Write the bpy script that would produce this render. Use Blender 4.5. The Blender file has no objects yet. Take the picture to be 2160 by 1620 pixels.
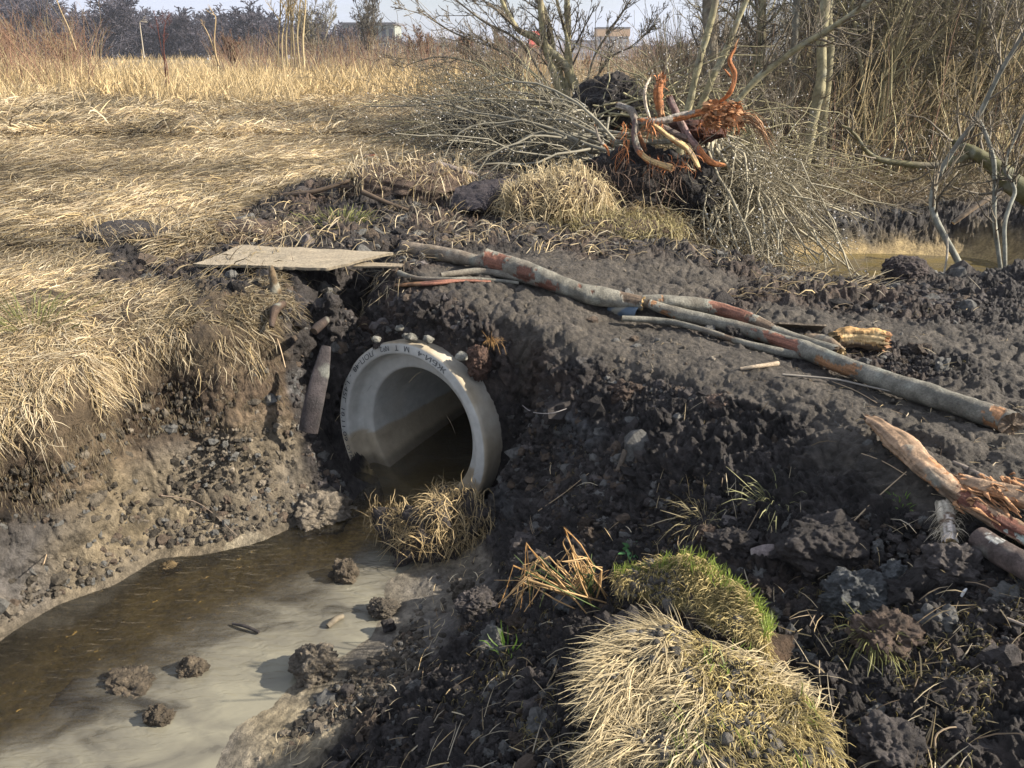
import bpy, math, random
import numpy as np
from mathutils import Vector, Matrix
from mathutils.geometry import delaunay_2d_cdt
R = math.radians
rng = np.random.default_rng(7)
scn = bpy.context.scene
COL = scn.collection

# ------------------------------------------------------------------ camera, sky, sun
CAMZ = 2.55; F = 1600.0; PITCH = R(23.9)
CP, SP = math.cos(PITCH), math.sin(PITCH)
cam = bpy.data.cameras.new('camera'); camo = bpy.data.objects.new('camera', cam); COL.objects.link(camo)
camo.location = (0, 0, CAMZ); camo.rotation_euler = (R(90) - PITCH, 0, 0)
cam.sensor_width = 36; cam.lens = 36 * F / 2160; cam.clip_start = 0.05; cam.clip_end = 5000
scn.camera = camo
SUN_AZ, SUN_EL = R(96), R(31)
w = bpy.data.worlds.new('World'); scn.world = w; w.use_nodes = True
nt = w.node_tree; nt.nodes.clear()
wo = nt.nodes.new('ShaderNodeOutputWorld'); bg = nt.nodes.new('ShaderNodeBackground')
sky = nt.nodes.new('ShaderNodeTexSky'); sky.sky_type = 'NISHITA'; sky.sun_disc = False
sky.sun_elevation = SUN_EL; sky.sun_rotation = SUN_AZ; sky.air_density = 1.0; sky.dust_density = 1.5; sky.ozone_density = 1.5
tcw = nt.nodes.new('ShaderNodeTexCoord'); mpw = nt.nodes.new('ShaderNodeMapping'); mpw.inputs['Scale'].default_value = (1.6, 1.6, 7)
nz = nt.nodes.new('ShaderNodeTexNoise'); nz.inputs['Scale'].default_value = 1.7; nz.inputs['Detail'].default_value = 6; nz.inputs['Roughness'].default_value = .55
rp = nt.nodes.new('ShaderNodeValToRGB'); rp.color_ramp.elements[0].position = .36; rp.color_ramp.elements[1].position = .60; rp.color_ramp.elements[0].color = (.45,) * 3 + (1,)
mxw = nt.nodes.new('ShaderNodeMix'); mxw.data_type = 'RGBA'; mxw.inputs[7].default_value = (4.8, 5.2, 6.2, 1)
L = nt.links.new
L(tcw.outputs['Generated'], mpw.inputs['Vector']); L(mpw.outputs[0], nz.inputs['Vector']); L(nz.outputs[0], rp.inputs[0])
L(rp.outputs[0], mxw.inputs[0]); L(sky.outputs[0], mxw.inputs[6]); L(mxw.outputs[2], bg.inputs[0]); L(bg.outputs[0], wo.inputs[0])
bg.inputs[1].default_value = 0.070
sun = bpy.data.lights.new('sun', 'SUN'); suno = bpy.data.objects.new('sun', sun); COL.objects.link(suno)
sun.energy = 5.0; sun.angle = R(0.6); sun.color = (1, .90, .76)
sd = Vector((math.sin(SUN_AZ) * math.cos(SUN_EL), math.cos(SUN_AZ) * math.cos(SUN_EL), math.sin(SUN_EL)))
suno.rotation_euler = sd.to_track_quat('Z', 'Y').to_euler()
scn.view_settings.view_transform = 'Standard'; scn.view_settings.look = 'None'
scn.view_settings.exposure = 1.25; scn.view_settings.gamma = 1

# ------------------------------------------------------------------ survey helpers: where a line of sight meets a height / a distance
def ray(u, v):
    yc = (810 - v) / F
    return np.array([(u - 1080) / F, CP + SP * yc, -SP + CP * yc])
def P(u, v, z):
    r = ray(u, v); return np.array([0, 0, CAMZ]) + r * ((z - CAMZ) / r[2])
def PD(u, v, y):
    r = ray(u, v); return np.array([0, 0, CAMZ]) + r * (y / r[1])
def mpp(p):                       # metres per source pixel at a point
    return (p[1] * CP - (p[2] - CAMZ) * SP) / F

# ------------------------------------------------------------------ noise
def _hash(ix, iy, iz, k):
    h = (ix.astype(np.int64) * 374761393 + iy.astype(np.int64) * 668265263 + iz.astype(np.int64) * 2147483647 + k * 1274126177) & 0xffffffff
    h = ((h ^ (h >> 13)) * 1274126177) & 0xffffffff
    h = ((h ^ (h >> 16)) * 2246822519) & 0xffffffff
    return ((h ^ (h >> 15)) & 0xffffff).astype(np.float32) / np.float32(0xffffff)
def vnoise(p, k=0):
    i = np.floor(p); f = (p - i).astype(np.float32); i = i.astype(np.int32); f = f * f * (3 - 2 * f)
    r = 0
    for a in (0, 1):
        for b in (0, 1):
            for c in (0, 1):
                wgt = (f[:, 0] if a else 1 - f[:, 0]) * (f[:, 1] if b else 1 - f[:, 1]) * (f[:, 2] if c else 1 - f[:, 2])
                r = r + wgt * _hash(i[:, 0] + a, i[:, 1] + b, i[:, 2] + c, k)
    return r * 2 - 1
def fbm(p, o=4, k=0, g=.5):
    s = 0; a = 1.0; t = 0
    for j in range(o):
        s = s + a * vnoise(p * 2 ** j + 17.3 * j, k + j); t += a; a *= g
    return s / t
def worley(p, k=0):
    i = np.floor(p).astype(np.int32); f = (p - i).astype(np.float32)
    f1 = np.full(len(p), 9., np.float32); f2 = f1.copy()
    for a in (-1, 0, 1):
        for b in (-1, 0, 1):
            for c in (-1, 0, 1):
                x, y, z = i[:, 0] + a, i[:, 1] + b, i[:, 2] + c
                d = (a + _hash(x, y, z, k) - f[:, 0]) ** 2 + (b + _hash(x, y, z, k + 1) - f[:, 1]) ** 2 + (c + _hash(x, y, z, k + 2) - f[:, 2]) ** 2
                m = d < f1; f2 = np.where(m, f1, np.minimum(f2, d)); f1 = np.where(m, d, f1)
    return np.sqrt(f1), np.sqrt(f2)
def clods(p, s, k):               # 0..1 lumpy heights, lumps of size s
    q = p / s
    f1, f2 = worley(q, k)
    return np.clip(1.05 - f1 * f1 * 1.2, 0, 1) * np.clip((f2 - f1) * 3.2, 0, 1) ** .5

# ------------------------------------------------------------------ mesh helpers
def mkmesh(name, V, Fs, mat, col=None, smooth=True, parent=None, mats=None, mi=None):
    V = np.asarray(V, np.float32); me = bpy.data.meshes.new(name)
    if isinstance(Fs, np.ndarray): Fs = [Fs]
    Fs = [np.asarray(f, np.int32) for f in Fs if len(f)]
    idx = np.concatenate([f.ravel() for f in Fs]); tot = np.concatenate([np.full(len(f), f.shape[1], np.int32) for f in Fs])
    st = np.concatenate([[0], np.cumsum(tot)[:-1]]).astype(np.int32)
    me.vertices.add(len(V)); me.vertices.foreach_set('co', V.ravel())
    me.loops.add(len(idx)); me.loops.foreach_set('vertex_index', idx)
    me.polygons.add(len(tot)); me.polygons.foreach_set('loop_start', st)
    me.polygons.foreach_set('use_smooth', np.full(len(tot), bool(smooth)))
    if col is not None:
        c = np.ones((len(V), 4), np.float32); c[:, :3] = col
        a = me.color_attributes.new('Col', 'FLOAT_COLOR', 'POINT'); a.data.foreach_set('color', c.ravel())
    me.materials.append(mat)
    me.update(calc_edges=True)
    o = bpy.data.objects.new(name, me); COL.objects.link(o)
    if parent is not None: o.parent = parent
    return o
def empty(name, loc=(0, 0, 0)):
    o = bpy.data.objects.new(name, None); COL.objects.link(o); o.location = loc; return o
def tag(o, label=None, cat=None, group=None, kind=None):
    if label: o['label'] = label
    if cat: o['category'] = cat
    if group: o['group'] = group
    if kind: o['kind'] = kind
    return o
class MB:
    """collects vertices / faces / colours, becomes ONE mesh"""
    def __init__(s): s.V = []; s.Q = []; s.T = []; s.C = []; s.n = 0
    def add(s, V, Fa, col=(1, 1, 1)):
        V = np.asarray(V, float); Fa = np.asarray(Fa, int)
        (s.Q if Fa.shape[1] == 4 else s.T).append(Fa + s.n)
        s.V.append(V); c = np.zeros((len(V), 3)); c[:] = col; s.C.append(c); s.n += len(V); return s
    def build(s, name, mat, parent=None, smooth=True):
        V = np.concatenate(s.V)
        if parent is not None: V = V - np.array(parent.location)
        return mkmesh(name, V, [np.concatenate(x) for x in (s.Q, s.T) if x], mat, np.concatenate(s.C), smooth, parent)
def grid_faces(nu, nv, wrap=False):
    i = np.arange(nu - 1)[:, None]; j = np.arange(nv if wrap else nv - 1)[None]; j2 = (j + 1) % nv
    return np.stack([i * nv + j, i * nv + j2, (i + 1) * nv + j2, (i + 1) * nv + j], -1).reshape(-1, 4)
def nrm(a): return a / np.maximum(np.linalg.norm(a, axis=-1, keepdims=True), 1e-9)
def batch_tubes(Pt, Rd, sides=3, col=None):
    """Pt (M,K,3), Rd (M,K) -> verts, quads, colours (col: (M,3) or (M,K,3))"""
    M, K = Pt.shape[:2]
    T = nrm(np.gradient(Pt, axis=1))
    ref = np.where(np.abs(nrm(Pt[:, -1] - Pt[:, 0])[:, 2:3]) > .9, np.array([[1., 0, 0]]), np.array([[0, 0, 1.]]))[:, None]
    A = nrm(np.cross(T, ref + 0 * T)); B = np.cross(T, A)
    if sides == 2: ang = np.array([0, np.pi])
    else: ang = np.arange(sides) * 2 * np.pi / sides
    off = A[:, :, None] * np.cos(ang)[None, None, :, None] + B[:, :, None] * np.sin(ang)[None, None, :, None]
    V = Pt[:, :, None] + off * Rd[:, :, None, None]
    f = grid_faces(K, sides, sides > 2)
    Fa = (f[None] + (np.arange(M) * K * sides)[:, None, None]).reshape(-1, 4)
    c = None
    if col is not None:
        c = np.asarray(col, float)
        if c.ndim == 1: c = np.broadcast_to(c, (M, K, sides, 3))
        elif c.ndim == 2: c = np.broadcast_to(c[:, None, None], (M, K, sides, 3))
        else: c = np.broadcast_to(c[:, :, None], (M, K, sides, 3))
        c = c.reshape(-1, 3)
    return V.reshape(-1, 3), Fa, c
def ribbons(base, d, ln, wd, col, arc=.1, droop=0., K=4, jit=.05, flat=False):
    """grass blades: base (M,3), d (M,3) unit directions, ln/wd (M,), arc = upward bow, droop = sag of the tip"""
    M = len(base); s = np.linspace(0, 1, K)[None, :, None]
    ln = np.broadcast_to(ln, (M,)); wd = np.broadcast_to(wd, (M,)); arc = np.broadcast_to(arc, (M,)); droop = np.broadcast_to(droop, (M,))
    side = nrm(np.cross(d, np.array([0, 0, 1.]) + rng.normal(0, .05 if flat else .6, (M, 3))))
    bend = rng.normal(0, jit, (M, 1, 1))
    Pt = base[:, None] + d[:, None] * s * ln[:, None, None] + side[:, None] * bend * ln[:, None, None] * (s * (1 - s)) * 4
    Pt[:, :, 2] += (arc * ln)[:, None] * (4 * s * (1 - s))[..., 0] - (droop * ln)[:, None] * (s ** 2)[..., 0]
    wv = wd[:, None] * np.array([.8, 1, .8, .25])[None] if K == 4 else wd[:, None] * np.linspace(1, .25, K)[None]
    V = np.stack([Pt - side[:, None] * wv[:, :, None] * .5, Pt + side[:, None] * wv[:, :, None] * .5], 2)
    f = grid_faces(K, 2)
    Fa = (f[None] + (np.arange(M) * K * 2)[:, None, None]).reshape(-1, 4)
    c = np.broadcast_to(np.asarray(col)[:, None, :], (M, K * 2, 3)).reshape(-1, 3)
    return V.reshape(-1, 3), Fa, c
def smoothpath(pts, n):
    pts = np.asarray(pts, float); m = len(pts)
    t = np.linspace(0, m - 1, n); i = np.clip(t.astype(int), 0, m - 2); f = (t - i)[:, None]
    p0 = pts[np.clip(i - 1, 0, m - 1)]; p1 = pts[i]; p2 = pts[i + 1]; p3 = pts[np.clip(i + 2, 0, m - 1)]
    return .5 * (2 * p1 + (p2 - p0) * f + (2 * p0 - 5 * p1 + 4 * p2 - p3) * f ** 2 + (3 * p1 - p0 - 3 * p2 + p3) * f ** 3)
_ico = {}
def ico(n):
    if n not in _ico:
        import bmesh
        b = bmesh.new(); bmesh.ops.create_icosphere(b, subdivisions=n, radius=1)
        b.verts.ensure_lookup_table()
        _ico[n] = (np.array([v.co[:] for v in b.verts]), np.array([[v.index for v in f.verts] for f in b.faces])); b.free()
    return _ico[n]

# ------------------------------------------------------------------ materials
def nodes(m):
    m.use_nodes = True; n = m.node_tree; b = n.nodes['Principled BSDF']; return n, b
def vmat(name, rough=.8, bump=.3, bscale=60, vscale=20, var=.25, spec=.3, detail=6, trans=0., bdist=.01, sheen=0):
    """surface colour comes from the mesh colour attribute, varied by noise, with noise bump"""
    m = bpy.data.materials.new(name); n, b = nodes(m); L = n.links.new
    at = n.nodes.new('ShaderNodeAttribute'); at.attribute_name = 'Col'
    tc = n.nodes.new('ShaderNodeTexCoord')
    nv = n.nodes.new('ShaderNodeTexNoise'); nv.inputs['Scale'].default_value = vscale; nv.inputs['Detail'].default_value = 5; nv.inputs['Roughness'].default_value = .65
    L(tc.outputs['Object'], nv.inputs['Vector'])
    mr = n.nodes.new('ShaderNodeMapRange'); mr.inputs[1].default_value = .25; mr.inputs[2].default_value = .75; mr.inputs[3].default_value = 1 - var; mr.inputs[4].default_value = 1 + var
    L(nv.outputs[0], mr.inputs[0])
    vm = n.nodes.new('ShaderNodeVectorMath'); vm.operation = 'SCALE'; L(at.outputs['Color'], vm.inputs[0]); L(mr.outputs[0], vm.inputs['Scale'])
    L(vm.outputs[0], b.inputs['Base Color'])
    b.inputs['Roughness'].default_value = rough; b.inputs['Specular IOR Level'].default_value = spec
    if bump:
        nb = n.nodes.new('ShaderNodeTexNoise'); nb.inputs['Scale'].default_value = bscale; nb.inputs['Detail'].default_value = detail; nb.inputs['Roughness'].default_value = .7
        L(tc.outputs['Object'], nb.inputs['Vector'])
        bp = n.nodes.new('ShaderNodeBump'); bp.inputs['Strength'].default_value = bump; bp.inputs['Distance'].default_value = bdist
        L(nb.outputs[0], bp.inputs['Height']); L(bp.outputs[0], b.inputs['Normal'])
    if trans:
        tr = n.nodes.new('ShaderNodeBsdfTranslucent'); ms = n.nodes.new('ShaderNodeMixShader'); ms.inputs[0].default_value = trans
        L(vm.outputs[0], tr.inputs[0]); L(b.outputs[0], ms.inputs[1]); L(tr.outputs[0], ms.inputs[2]); L(ms.outputs[0], n.nodes['Material Output'].inputs[0])
    return m
M_GROUND = vmat('soil', rough=.78, bump=1.0, bscale=48, vscale=34, var=.5, spec=.35, detail=9, bdist=.034)
M_CLOD = vmat('clod', rough=.8, bump=1.0, bscale=55, vscale=30, var=.5, spec=.35, detail=9, bdist=.028)
M_STRAW = vmat('straw', rough=.6, bump=0, vscale=5, var=.25, spec=.3, trans=.25)
M_GREEN = vmat('green_blade', rough=.5, bump=0, vscale=5, var=.2, spec=.3, trans=.35)
M_BARK = vmat('bark', rough=.75, bump=.5, bscale=60, vscale=35, var=.35, bdist=.006)
M_LOG = vmat('log_bark', rough=.68, bump=.9, bscale=85, vscale=110, var=.42, bdist=.008, detail=9)
M_WOOD = vmat('torn_wood', rough=.7, bump=.9, bscale=90, vscale=60, var=.42, bdist=.009, detail=9)
M_TWIG = vmat('twig', rough=.7, bump=0, vscale=12, var=.25)
M_WALL = vmat('render_wall', rough=.85, bump=.1, bscale=3, vscale=1.5, var=.06)
M_PLAS = vmat('plastic', rough=.4, bump=.1, bscale=30, vscale=20, var=.15, spec=.5)

def cv(*a): return np.array(a, float)
STRAWS = np.array([(.47, .38, .235), (.39, .31, .185), (.55, .47, .32), (.26, .20, .125), (.37, .32, .23), (.15, .11, .07), (.44, .34, .18)])
def strawcol(n, dark=0., p=None):
    c = STRAWS[rng.choice(len(STRAWS), n, p=p)] * rng.uniform(.75, 1.2, (n, 1)); return c * (1 - dark)

# pipe pose (fitted)
PC = np.array([-.65, 4.18, .34]); PA, PT = R(34.4), R(-6.5)
PN = np.array([math.sin(PA) * math.cos(PT), math.cos(PA) * math.cos(PT), math.sin(PT)])
PR = np.array([math.cos(PA), -math.sin(PA), 0]); PU = np.cross(PR, PN)


# ------------------------------------------------------------------ the lie of the land: surveyed points, triangulated
TY = {'G': 0, 'D': 1, 'T': 2, 'C': 3, 'B': 4, 'S': 5, 'F': 6}
pts = []; edges = []
def cv_(*a): return np.array(a, float)
def row(ty, *a):                  # a break line of surveyed points (u, v, height)
    s = len(pts)
    for q in a:
        p = P(*q[:3]); pts.append((p[0], p[1], p[2], TY[q[3]] if len(q) > 3 else TY[ty]))
    edges.extend((s + i, s + i + 1) for i in range(len(a) - 1))
def spot(ty, *a):
    for q in a: p = P(*q); pts.append((p[0], p[1], p[2], TY[ty]))
def spotxy(ty, *a):
    for q in a: pts.append((q[0], q[1], q[2], TY[ty]))
# left bank, from the turf edge down to the water
Wl = [(-500, 1590, 0), (-200, 1440, 0), (0, 1335, .01), (120, 1265, .01), (240, 1225, .01), (330, 1168, .01), (430, 1162, .01), (540, 1138, .01), (600, 1112, .01), (660, 1085, .01)]
Tl = [(-500, 1120, .85), (-200, 990, .85), (0, 905, .86), (100, 885, .88), (190, 830, .92), (240, 765, .95), (340, 722, 1.0), (450, 715, 1.02), (520, 695, 1.04), (570, 680, 1.05)]
row('G', *Tl, (640, 640, 1.08, 'D'), (700, 665, 1.03, 'D'))
for zz, ss, ty in ((.64, .84, 'B'), (.27, .48, 'C'), (.12, .3, 'C')):
    s0 = len(pts)
    for a_, b_ in zip(Wl, Tl):
        p, q = P(*a_), P(*b_); m = p + (q - p) * ss; pts.append((m[0], m[1], zz * (.92 + .16 * (b_[2] - .85) / .2), TY[ty]))
    edges.extend((s0 + i, s0 + i + 1) for i in range(9))
row('C', *Wl, (700, 1075, .01), (740, 1055, .01, 'D'), (790, 1010, .01, 'D'), (830, 992, .0, 'D'))
spot('D', (650, 850, .46), (688, 905, .22), (640, 940, .3), (620, 800, .68), (690, 940, .16), (735, 990, .04))
spot('D', (660, 1000, .17), (700, 960, .2), (740, 1000, .07), (700, 1030, .1), (650, 760, .75))
# soil against the pipe
def ringpt(th, r, b): return PC + b * PN + r * (math.cos(th) * PR + math.sin(th) * PU)
for rows_ in ([(t_, .60, .14, 0) for t_ in range(-22, 206, 12)], [(t_, .80, .20, .02) for t_ in range(12, 170, 14)]):
    s0 = len(pts)
    for t_, r_, b_, dz_ in rows_:
        p = ringpt(R(t_), r_ + (.03 if t_ > 110 else 0), b_ + (.04 if t_ < 60 else .07 if t_ > 110 else 0)); pts.append((p[0], p[1], max(p[2], .02) + dz_, TY['D']))
    if r_ < .7: edges.extend((s0 + i, s0 + i + 1) for i in range(len(rows_) - 1))
s0 = len(pts)
for a_ in np.linspace(-.62, .52, 8):
    p = PC + a_ * PR - .07 * cv_(PN[0], PN[1], 0); pts.append((p[0], p[1], -.2 if abs(a_) < .4 else (-.02 if a_ < 0 else .02), TY['S'] if abs(a_) < .4 else TY['D']))
edges.extend((s0 + i, s0 + i + 1) for i in range(7))
spot('D', (1092, 960, .3), (1085, 1030, .12), (1040, 1075, .04))
spot('D', (700, 640, 1.15), (800, 640, 1.15), (900, 640, 1.15), (980, 680, 1.08))
# stream bed
spot('S', (850, 1070, -.14), (930, 1085, -.12), (780, 1110, -.1), (700, 1150, -.1), (620, 1200, -.1), (750, 1250, -.05), (800, 1200, -.06), (600, 1300, -.07), (400, 1250, -.08), (300, 1290, -.1), (150, 1380, -.11), (350, 1400, -.07), (700, 1340, -.04), (80, 1500, -.1), (300, 1550, -.05), (480, 1470, -.04), (-200, 1600, -.12), (100, 1640, -.06), (400, 1600, -.03))
spotxy('S', (-2.6, 1.0, -.1), (-3.6, 1.2, -.1), (-2.2, 0, -.1), (-2.2, -2, -.1), (-3.4, -2, -.1), (-5, 2, -.1), (-6, 1.2, -.1), (-9, .5, -.1), (-14, -.5, -.1))
spotxy('G', (-5.4, 3.0, .95), (-9, 2.4, .95), (-14, 1.6, .95), (-30, 0, 1))
spotxy('C', (-1.6, .8, .02), (-1.5, 0, .02), (-1.5, -2, .02), (-4.6, -2, .0), (-14, -3, 0), (-4.6, .0, .02))
row('C', (1000, 1110, .02), (960, 1180, .03), (880, 1195, .01), (820, 1230, .01), (870, 1270, .02), (820, 1300, .01), (830, 1340, .02), (760, 1390, .02), (700, 1430, .02), (610, 1490, .01), (510, 1540, .01), (470, 1650, .01))
spot('C', (950, 1230, .06), (1000, 1270, .1), (930, 1320, .07), (860, 1400, .06), (780, 1450, .06), (700, 1500, .05), (640, 1580, .05), (560, 1640, .04), (1010, 1210, .08))
# right-hand slope of tipped soil
row('D', (1075, 1130, .2), (1090, 1200, .22), (1050, 1290, .25), (980, 1370, .22), (880, 1460, .18), (790, 1540, .14), (740, 1640, .1))
row('D', (1130, 1010, .38), (1180, 1130, .34), (1200, 1240, .38), (1130, 1330, .4), (1060, 1440, .4), (1000, 1560, .38), (950, 1680, .36))
row('D', (1130, 880, .72), (1300, 900, .76), (1420, 950, .78), (1500, 1000, .76), (1600, 1020, .8), (1700, 1040, .86), (1800, 1060, .92))
row('D', (1300, 1010, .6), (1400, 1080, .6), (1500, 1110, .68), (1620, 1140, .76), (1760, 1140, .86), (1900, 1130, .93), (2040, 1150, .97), (2200, 1170, 1.02))
row('D', (1300, 1140, .48), (1400, 1220, .56), (1500, 1280, .64), (1600, 1290, .68), (1700, 1230, .72), (1850, 1250, .8), (2000, 1260, .9), (2200, 1280, .97))
row('D', (1180, 1420, .5), (1300, 1350, .58), (1450, 1420, .68), (1650, 1450, .72), (1800, 1400, .76), (2000, 1400, .86), (2200, 1400, .92))
row('D', (1160, 1600, .52), (1300, 1600, .62), (1500, 1600, .72), (1750, 1600, .74), (1900, 1600, .8), (2200, 1600, .9))
spotxy('D', (-.3, 1.0, .35), (0, .6, .55), (.5, .7, .75), (1.2, .6, .85), (2.5, .5, .92), (0, -2, .8), (2, -2, .95), (5, -2, 1), (5, 1, 1.05), (4, 2, 1.08), (-.8, .6, .1), (-1.0, -1, .1))
# brow of the track
row('T', (1030, 650, 1.13), (1110, 690, 1.09), (1200, 722, 1.06), (1330, 752, 1.04), (1450, 790, 1.02), (1600, 835, 1.02), (1720, 880, 1.02), (1800, 930, 1.04), (1900, 985, 1.05), (2010, 1050, 1.06), (2200, 1120, 1.08))
spot('D', (1050, 700, 1.02), (1150, 745, .99), (1250, 790, .95), (1400, 830, .94), (1550, 870, .94), (1680, 910, .95), (1050, 760, .92), (1150, 820, .84))
spot('T', (1000, 610, 1.17), (1200, 660, 1.12), (1400, 720, 1.09), (1600, 780, 1.08), (1800, 850, 1.08), (2000, 920, 1.1), (2160, 960, 1.12), (2300, 900, 1.12), (1180, 600, 1.17), (1400, 640, 1.11), (1620, 670, 1.06), (1850, 700, 1.05), (2100, 760, 1.06), (2400, 760, 1.08), (900, 590, 1.2), (1000, 560, 1.21), (1200, 560, 1.2), (1350, 570, 1.16), (1500, 600, 1.09), (1300, 690, 1.03), (1340, 700, 1.03))
spot('D', (1550, 650, 1.02), (1700, 740, 1.0), (1780, 730, 1.02), (1500, 680, 1.03), (1960, 760, 1.03), (1300, 520, 1.19), (1450, 530, 1.13), (1650, 620, 1.04), (1900, 640, 1.07), (2100, 640, 1.1), (2400, 640, 1.12))
row('D', (1350, 500, 1.14), (1440, 522, 1.1), (1550, 545, 1.06), (1650, 585, 1.0), (1760, 598, .96), (1850, 590, 1.0), (1950, 580, 1.05), (2050, 590, 1.0), (2160, 560, 1.12), (2400, 530, 1.2))
# plateau with board, debris band, field
spot('D', (620, 560, 1.2), (430, 570, 1.17), (300, 590, 1.14, ), (500, 620, 1.15), (600, 615, 1.2), (720, 590, 1.22), (820, 560, 1.22), (860, 500, 1.22), (700, 490, 1.22), (560, 480, 1.22), (1000, 510, 1.21), (1150, 500, 1.2), (1000, 450, 1.24), (1200, 450, 1.22), (800, 450, 1.24), (620, 430, 1.28), (230, 510, 1.2), (270, 500, 1.2))
spot('G', (380, 640, 1.12), (450, 660, 1.11), (520, 640, 1.13), (200, 640, 1.13), (0, 650, 1.12), (0, 780, 1.06), (150, 750, 1.08), (-300, 700, 1.1), (-500, 900, 1.05), (100, 560, 1.17), (-300, 500, 1.15), (300, 470, 1.24), (420, 500, 1.22), (150, 430, 1.2), (500, 400, 1.27), (0, 350, 1.25), (350, 330, 1.25), (650, 350, 1.28), (250, 270, 1.35), (850, 310, 1.3), (900, 250, 1.35), (550, 250, 1.36), (0, 230, 1.4), (-600, 350, 1.25), (-600, 230, 1.4), (300, 205, 1.42), (800, 210, 1.42), (1100, 215, 1.4), (0, 170, 1.5), (500, 165, 1.5), (1000, 170, 1.5), (-600, 170, 1.5))
spot('D', (700, 400, 1.36), (800, 385, 1.42), (900, 370, 1.46), (990, 375, 1.42), (1080, 400, 1.36), (1000, 420, 1.3), (1150, 380, 1.36), (1250, 380, 1.36), (1350, 330, 1.38))
spot('F', (1000, 330, 1.38), (1100, 300, 1.40), (1250, 300, 1.42), (1200, 240, 1.5), (1100, 255, 1.45), (1300, 245, 1.5), (1450, 300, 1.35), (1450, 440, 1.05), (1560, 470, .85), (1600, 500, .75), (1400, 470, 1.08), (1500, 350, 1.15), (1600, 400, .85))
spotxy('S', (2.35, 6.9, .1), (3.2, 6.5, .05), (4.2, 6.6, .05), (5.2, 7.0, .1), (3.2, 8.2, 0), (4.5, 8.4, 0), (5.6, 8.2, .1), (2.7, 8.6, .1), (3.5, 9.2, .1), (4.8, 9.2, .1), (5.8, 9.0, .12))
spotxy('D', (2.0, 6.6, .5), (3.1, 6.0, .6), (4.2, 6.0, .75), (5.6, 6.6, .8), (6.6, 8, .9), (2.4, 9.0, .6), (3.2, 9.8, .55), (4.2, 9.75, .55), (5.4, 9.7, .6), (6.4, 9.4, .8))
spotxy('F', (3.3, 10.4, .78), (4.4, 10.4, .8), (6, 10.4, .85), (8, 10, 1), (5, 12, .85), (8, 13, .9), (12, 12, 1), (5, 17, .95), (11, 18, 1), (5, 25, 1.3), (15, 28, 1.2), (9, 6, 1.2), (14, 4, 1.2), (30, 5, 1.2), (30, 30, 1.2))
spotxy('G', (-75, 0, 1.1), (-75, 30, 1.5), (-75, 62, 1.6), (-75, 95, 1.6), (-30, 62, 1.6), (0, 62, 1.6), (-30, 95, 1.6), (0, 95, 1.6), (30, 95, 1.5), (75, 95, 1.5), (25, 55, 1.45), (2, 40, 1.5), (-12, 40, 1.5), (-35, 40, 1.5))
spotxy('F', (75, 30, 1.3), (75, 5, 1.2), (75, -6, 1.2), (20, -6, 1.1))
spotxy('C', (-20, -6, 0), (-75, -6, 1))
pts = np.array(pts)
print('survey', len(pts))
vv, _, ff, ov, _, _ = delaunay_2d_cdt([Vector(p[:2]) for p in pts], edges, [], 0, 1e-5)
PV = np.array([v[:] for v in vv]); tri = np.array(ff)
ch = np.zeros((len(vv), 8))
for i, o in enumerate(ov):
    if len(o): ch[i, 0] = pts[o[0], 2]; ch[i, 1 + int(pts[o[0], 3])] = 1
    else:
        j = np.argsort(((pts[:, :2] - PV[i]) ** 2).sum(1))[:2]; print('crossing break lines near', PV[i])
        ch[i, 0] = pts[j, 2].mean(); ch[i, 1 + int(pts[j[0], 3])] = 1
def raster(x0, x1, y0, y1, st):
    xs = np.arange(x0, x1, st); ys = np.arange(y0, y1, st); G = np.zeros((len(ys), len(xs), 8))
    for t in tri:
        a, b, c = PV[t]
        lo = np.minimum(np.minimum(a, b), c); hi = np.maximum(np.maximum(a, b), c)
        i0, i1 = max(0, int((lo[0] - x0) / st)), min(len(xs), int((hi[0] - x0) / st) + 2)
        j0, j1 = max(0, int((lo[1] - y0) / st)), min(len(ys), int((hi[1] - y0) / st) + 2)
        if i0 >= i1 or j0 >= j1: continue
        X, Y = np.meshgrid(xs[i0:i1], ys[j0:j1]); den = (b[0] - a[0]) * (c[1] - a[1]) - (c[0] - a[0]) * (b[1] - a[1])
        if abs(den) < 1e-12: continue
        w1 = ((X - a[0]) * (c[1] - a[1]) - (c[0] - a[0]) * (Y - a[1])) / den
        w2 = ((b[0] - a[0]) * (Y - a[1]) - (X - a[0]) * (b[1] - a[1])) / den
        m = (w1 >= -1e-6) & (w2 >= -1e-6) & (w1 + w2 <= 1 + 1e-6)
        val = ch[t[0]] * (1 - w1 - w2)[..., None] + ch[t[1]] * w1[..., None] + ch[t[2]] * w2[..., None]
        G[j0:j1, i0:i1][m] = val[m]
    return G
def blur(a, s):
    r = int(3 * s) + 1; k = np.exp(-.5 * (np.arange(-r, r + 1) / s) ** 2); k /= k.sum()
    for ax in (0, 1):
        pad = [(0, 0)] * a.ndim; pad[ax] = (r, r); b = np.pad(a, pad, mode='edge')
        a = sum(k[i] * (b[i:i + a.shape[0]] if ax == 0 else b[:, i:i + a.shape[1]]) for i in range(2 * r + 1))
    return a
FX0, FX1, FY0, FY1, FS = -5, 6.2, -1.5, 11, .0125
CX0, CX1, CY0, CY1, CS = -72, 72, -5.5, 92, .25
GF = raster(FX0, FX1, FY0, FY1, FS); GC = raster(CX0, CX1, CY0, CY1, CS)
GF[:, :, 0] = blur(GF[:, :, 0], 2.2); GF[:, :, 1:] = blur(GF[:, :, 1:], 3); GC = blur(GC, 1.2)
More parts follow.
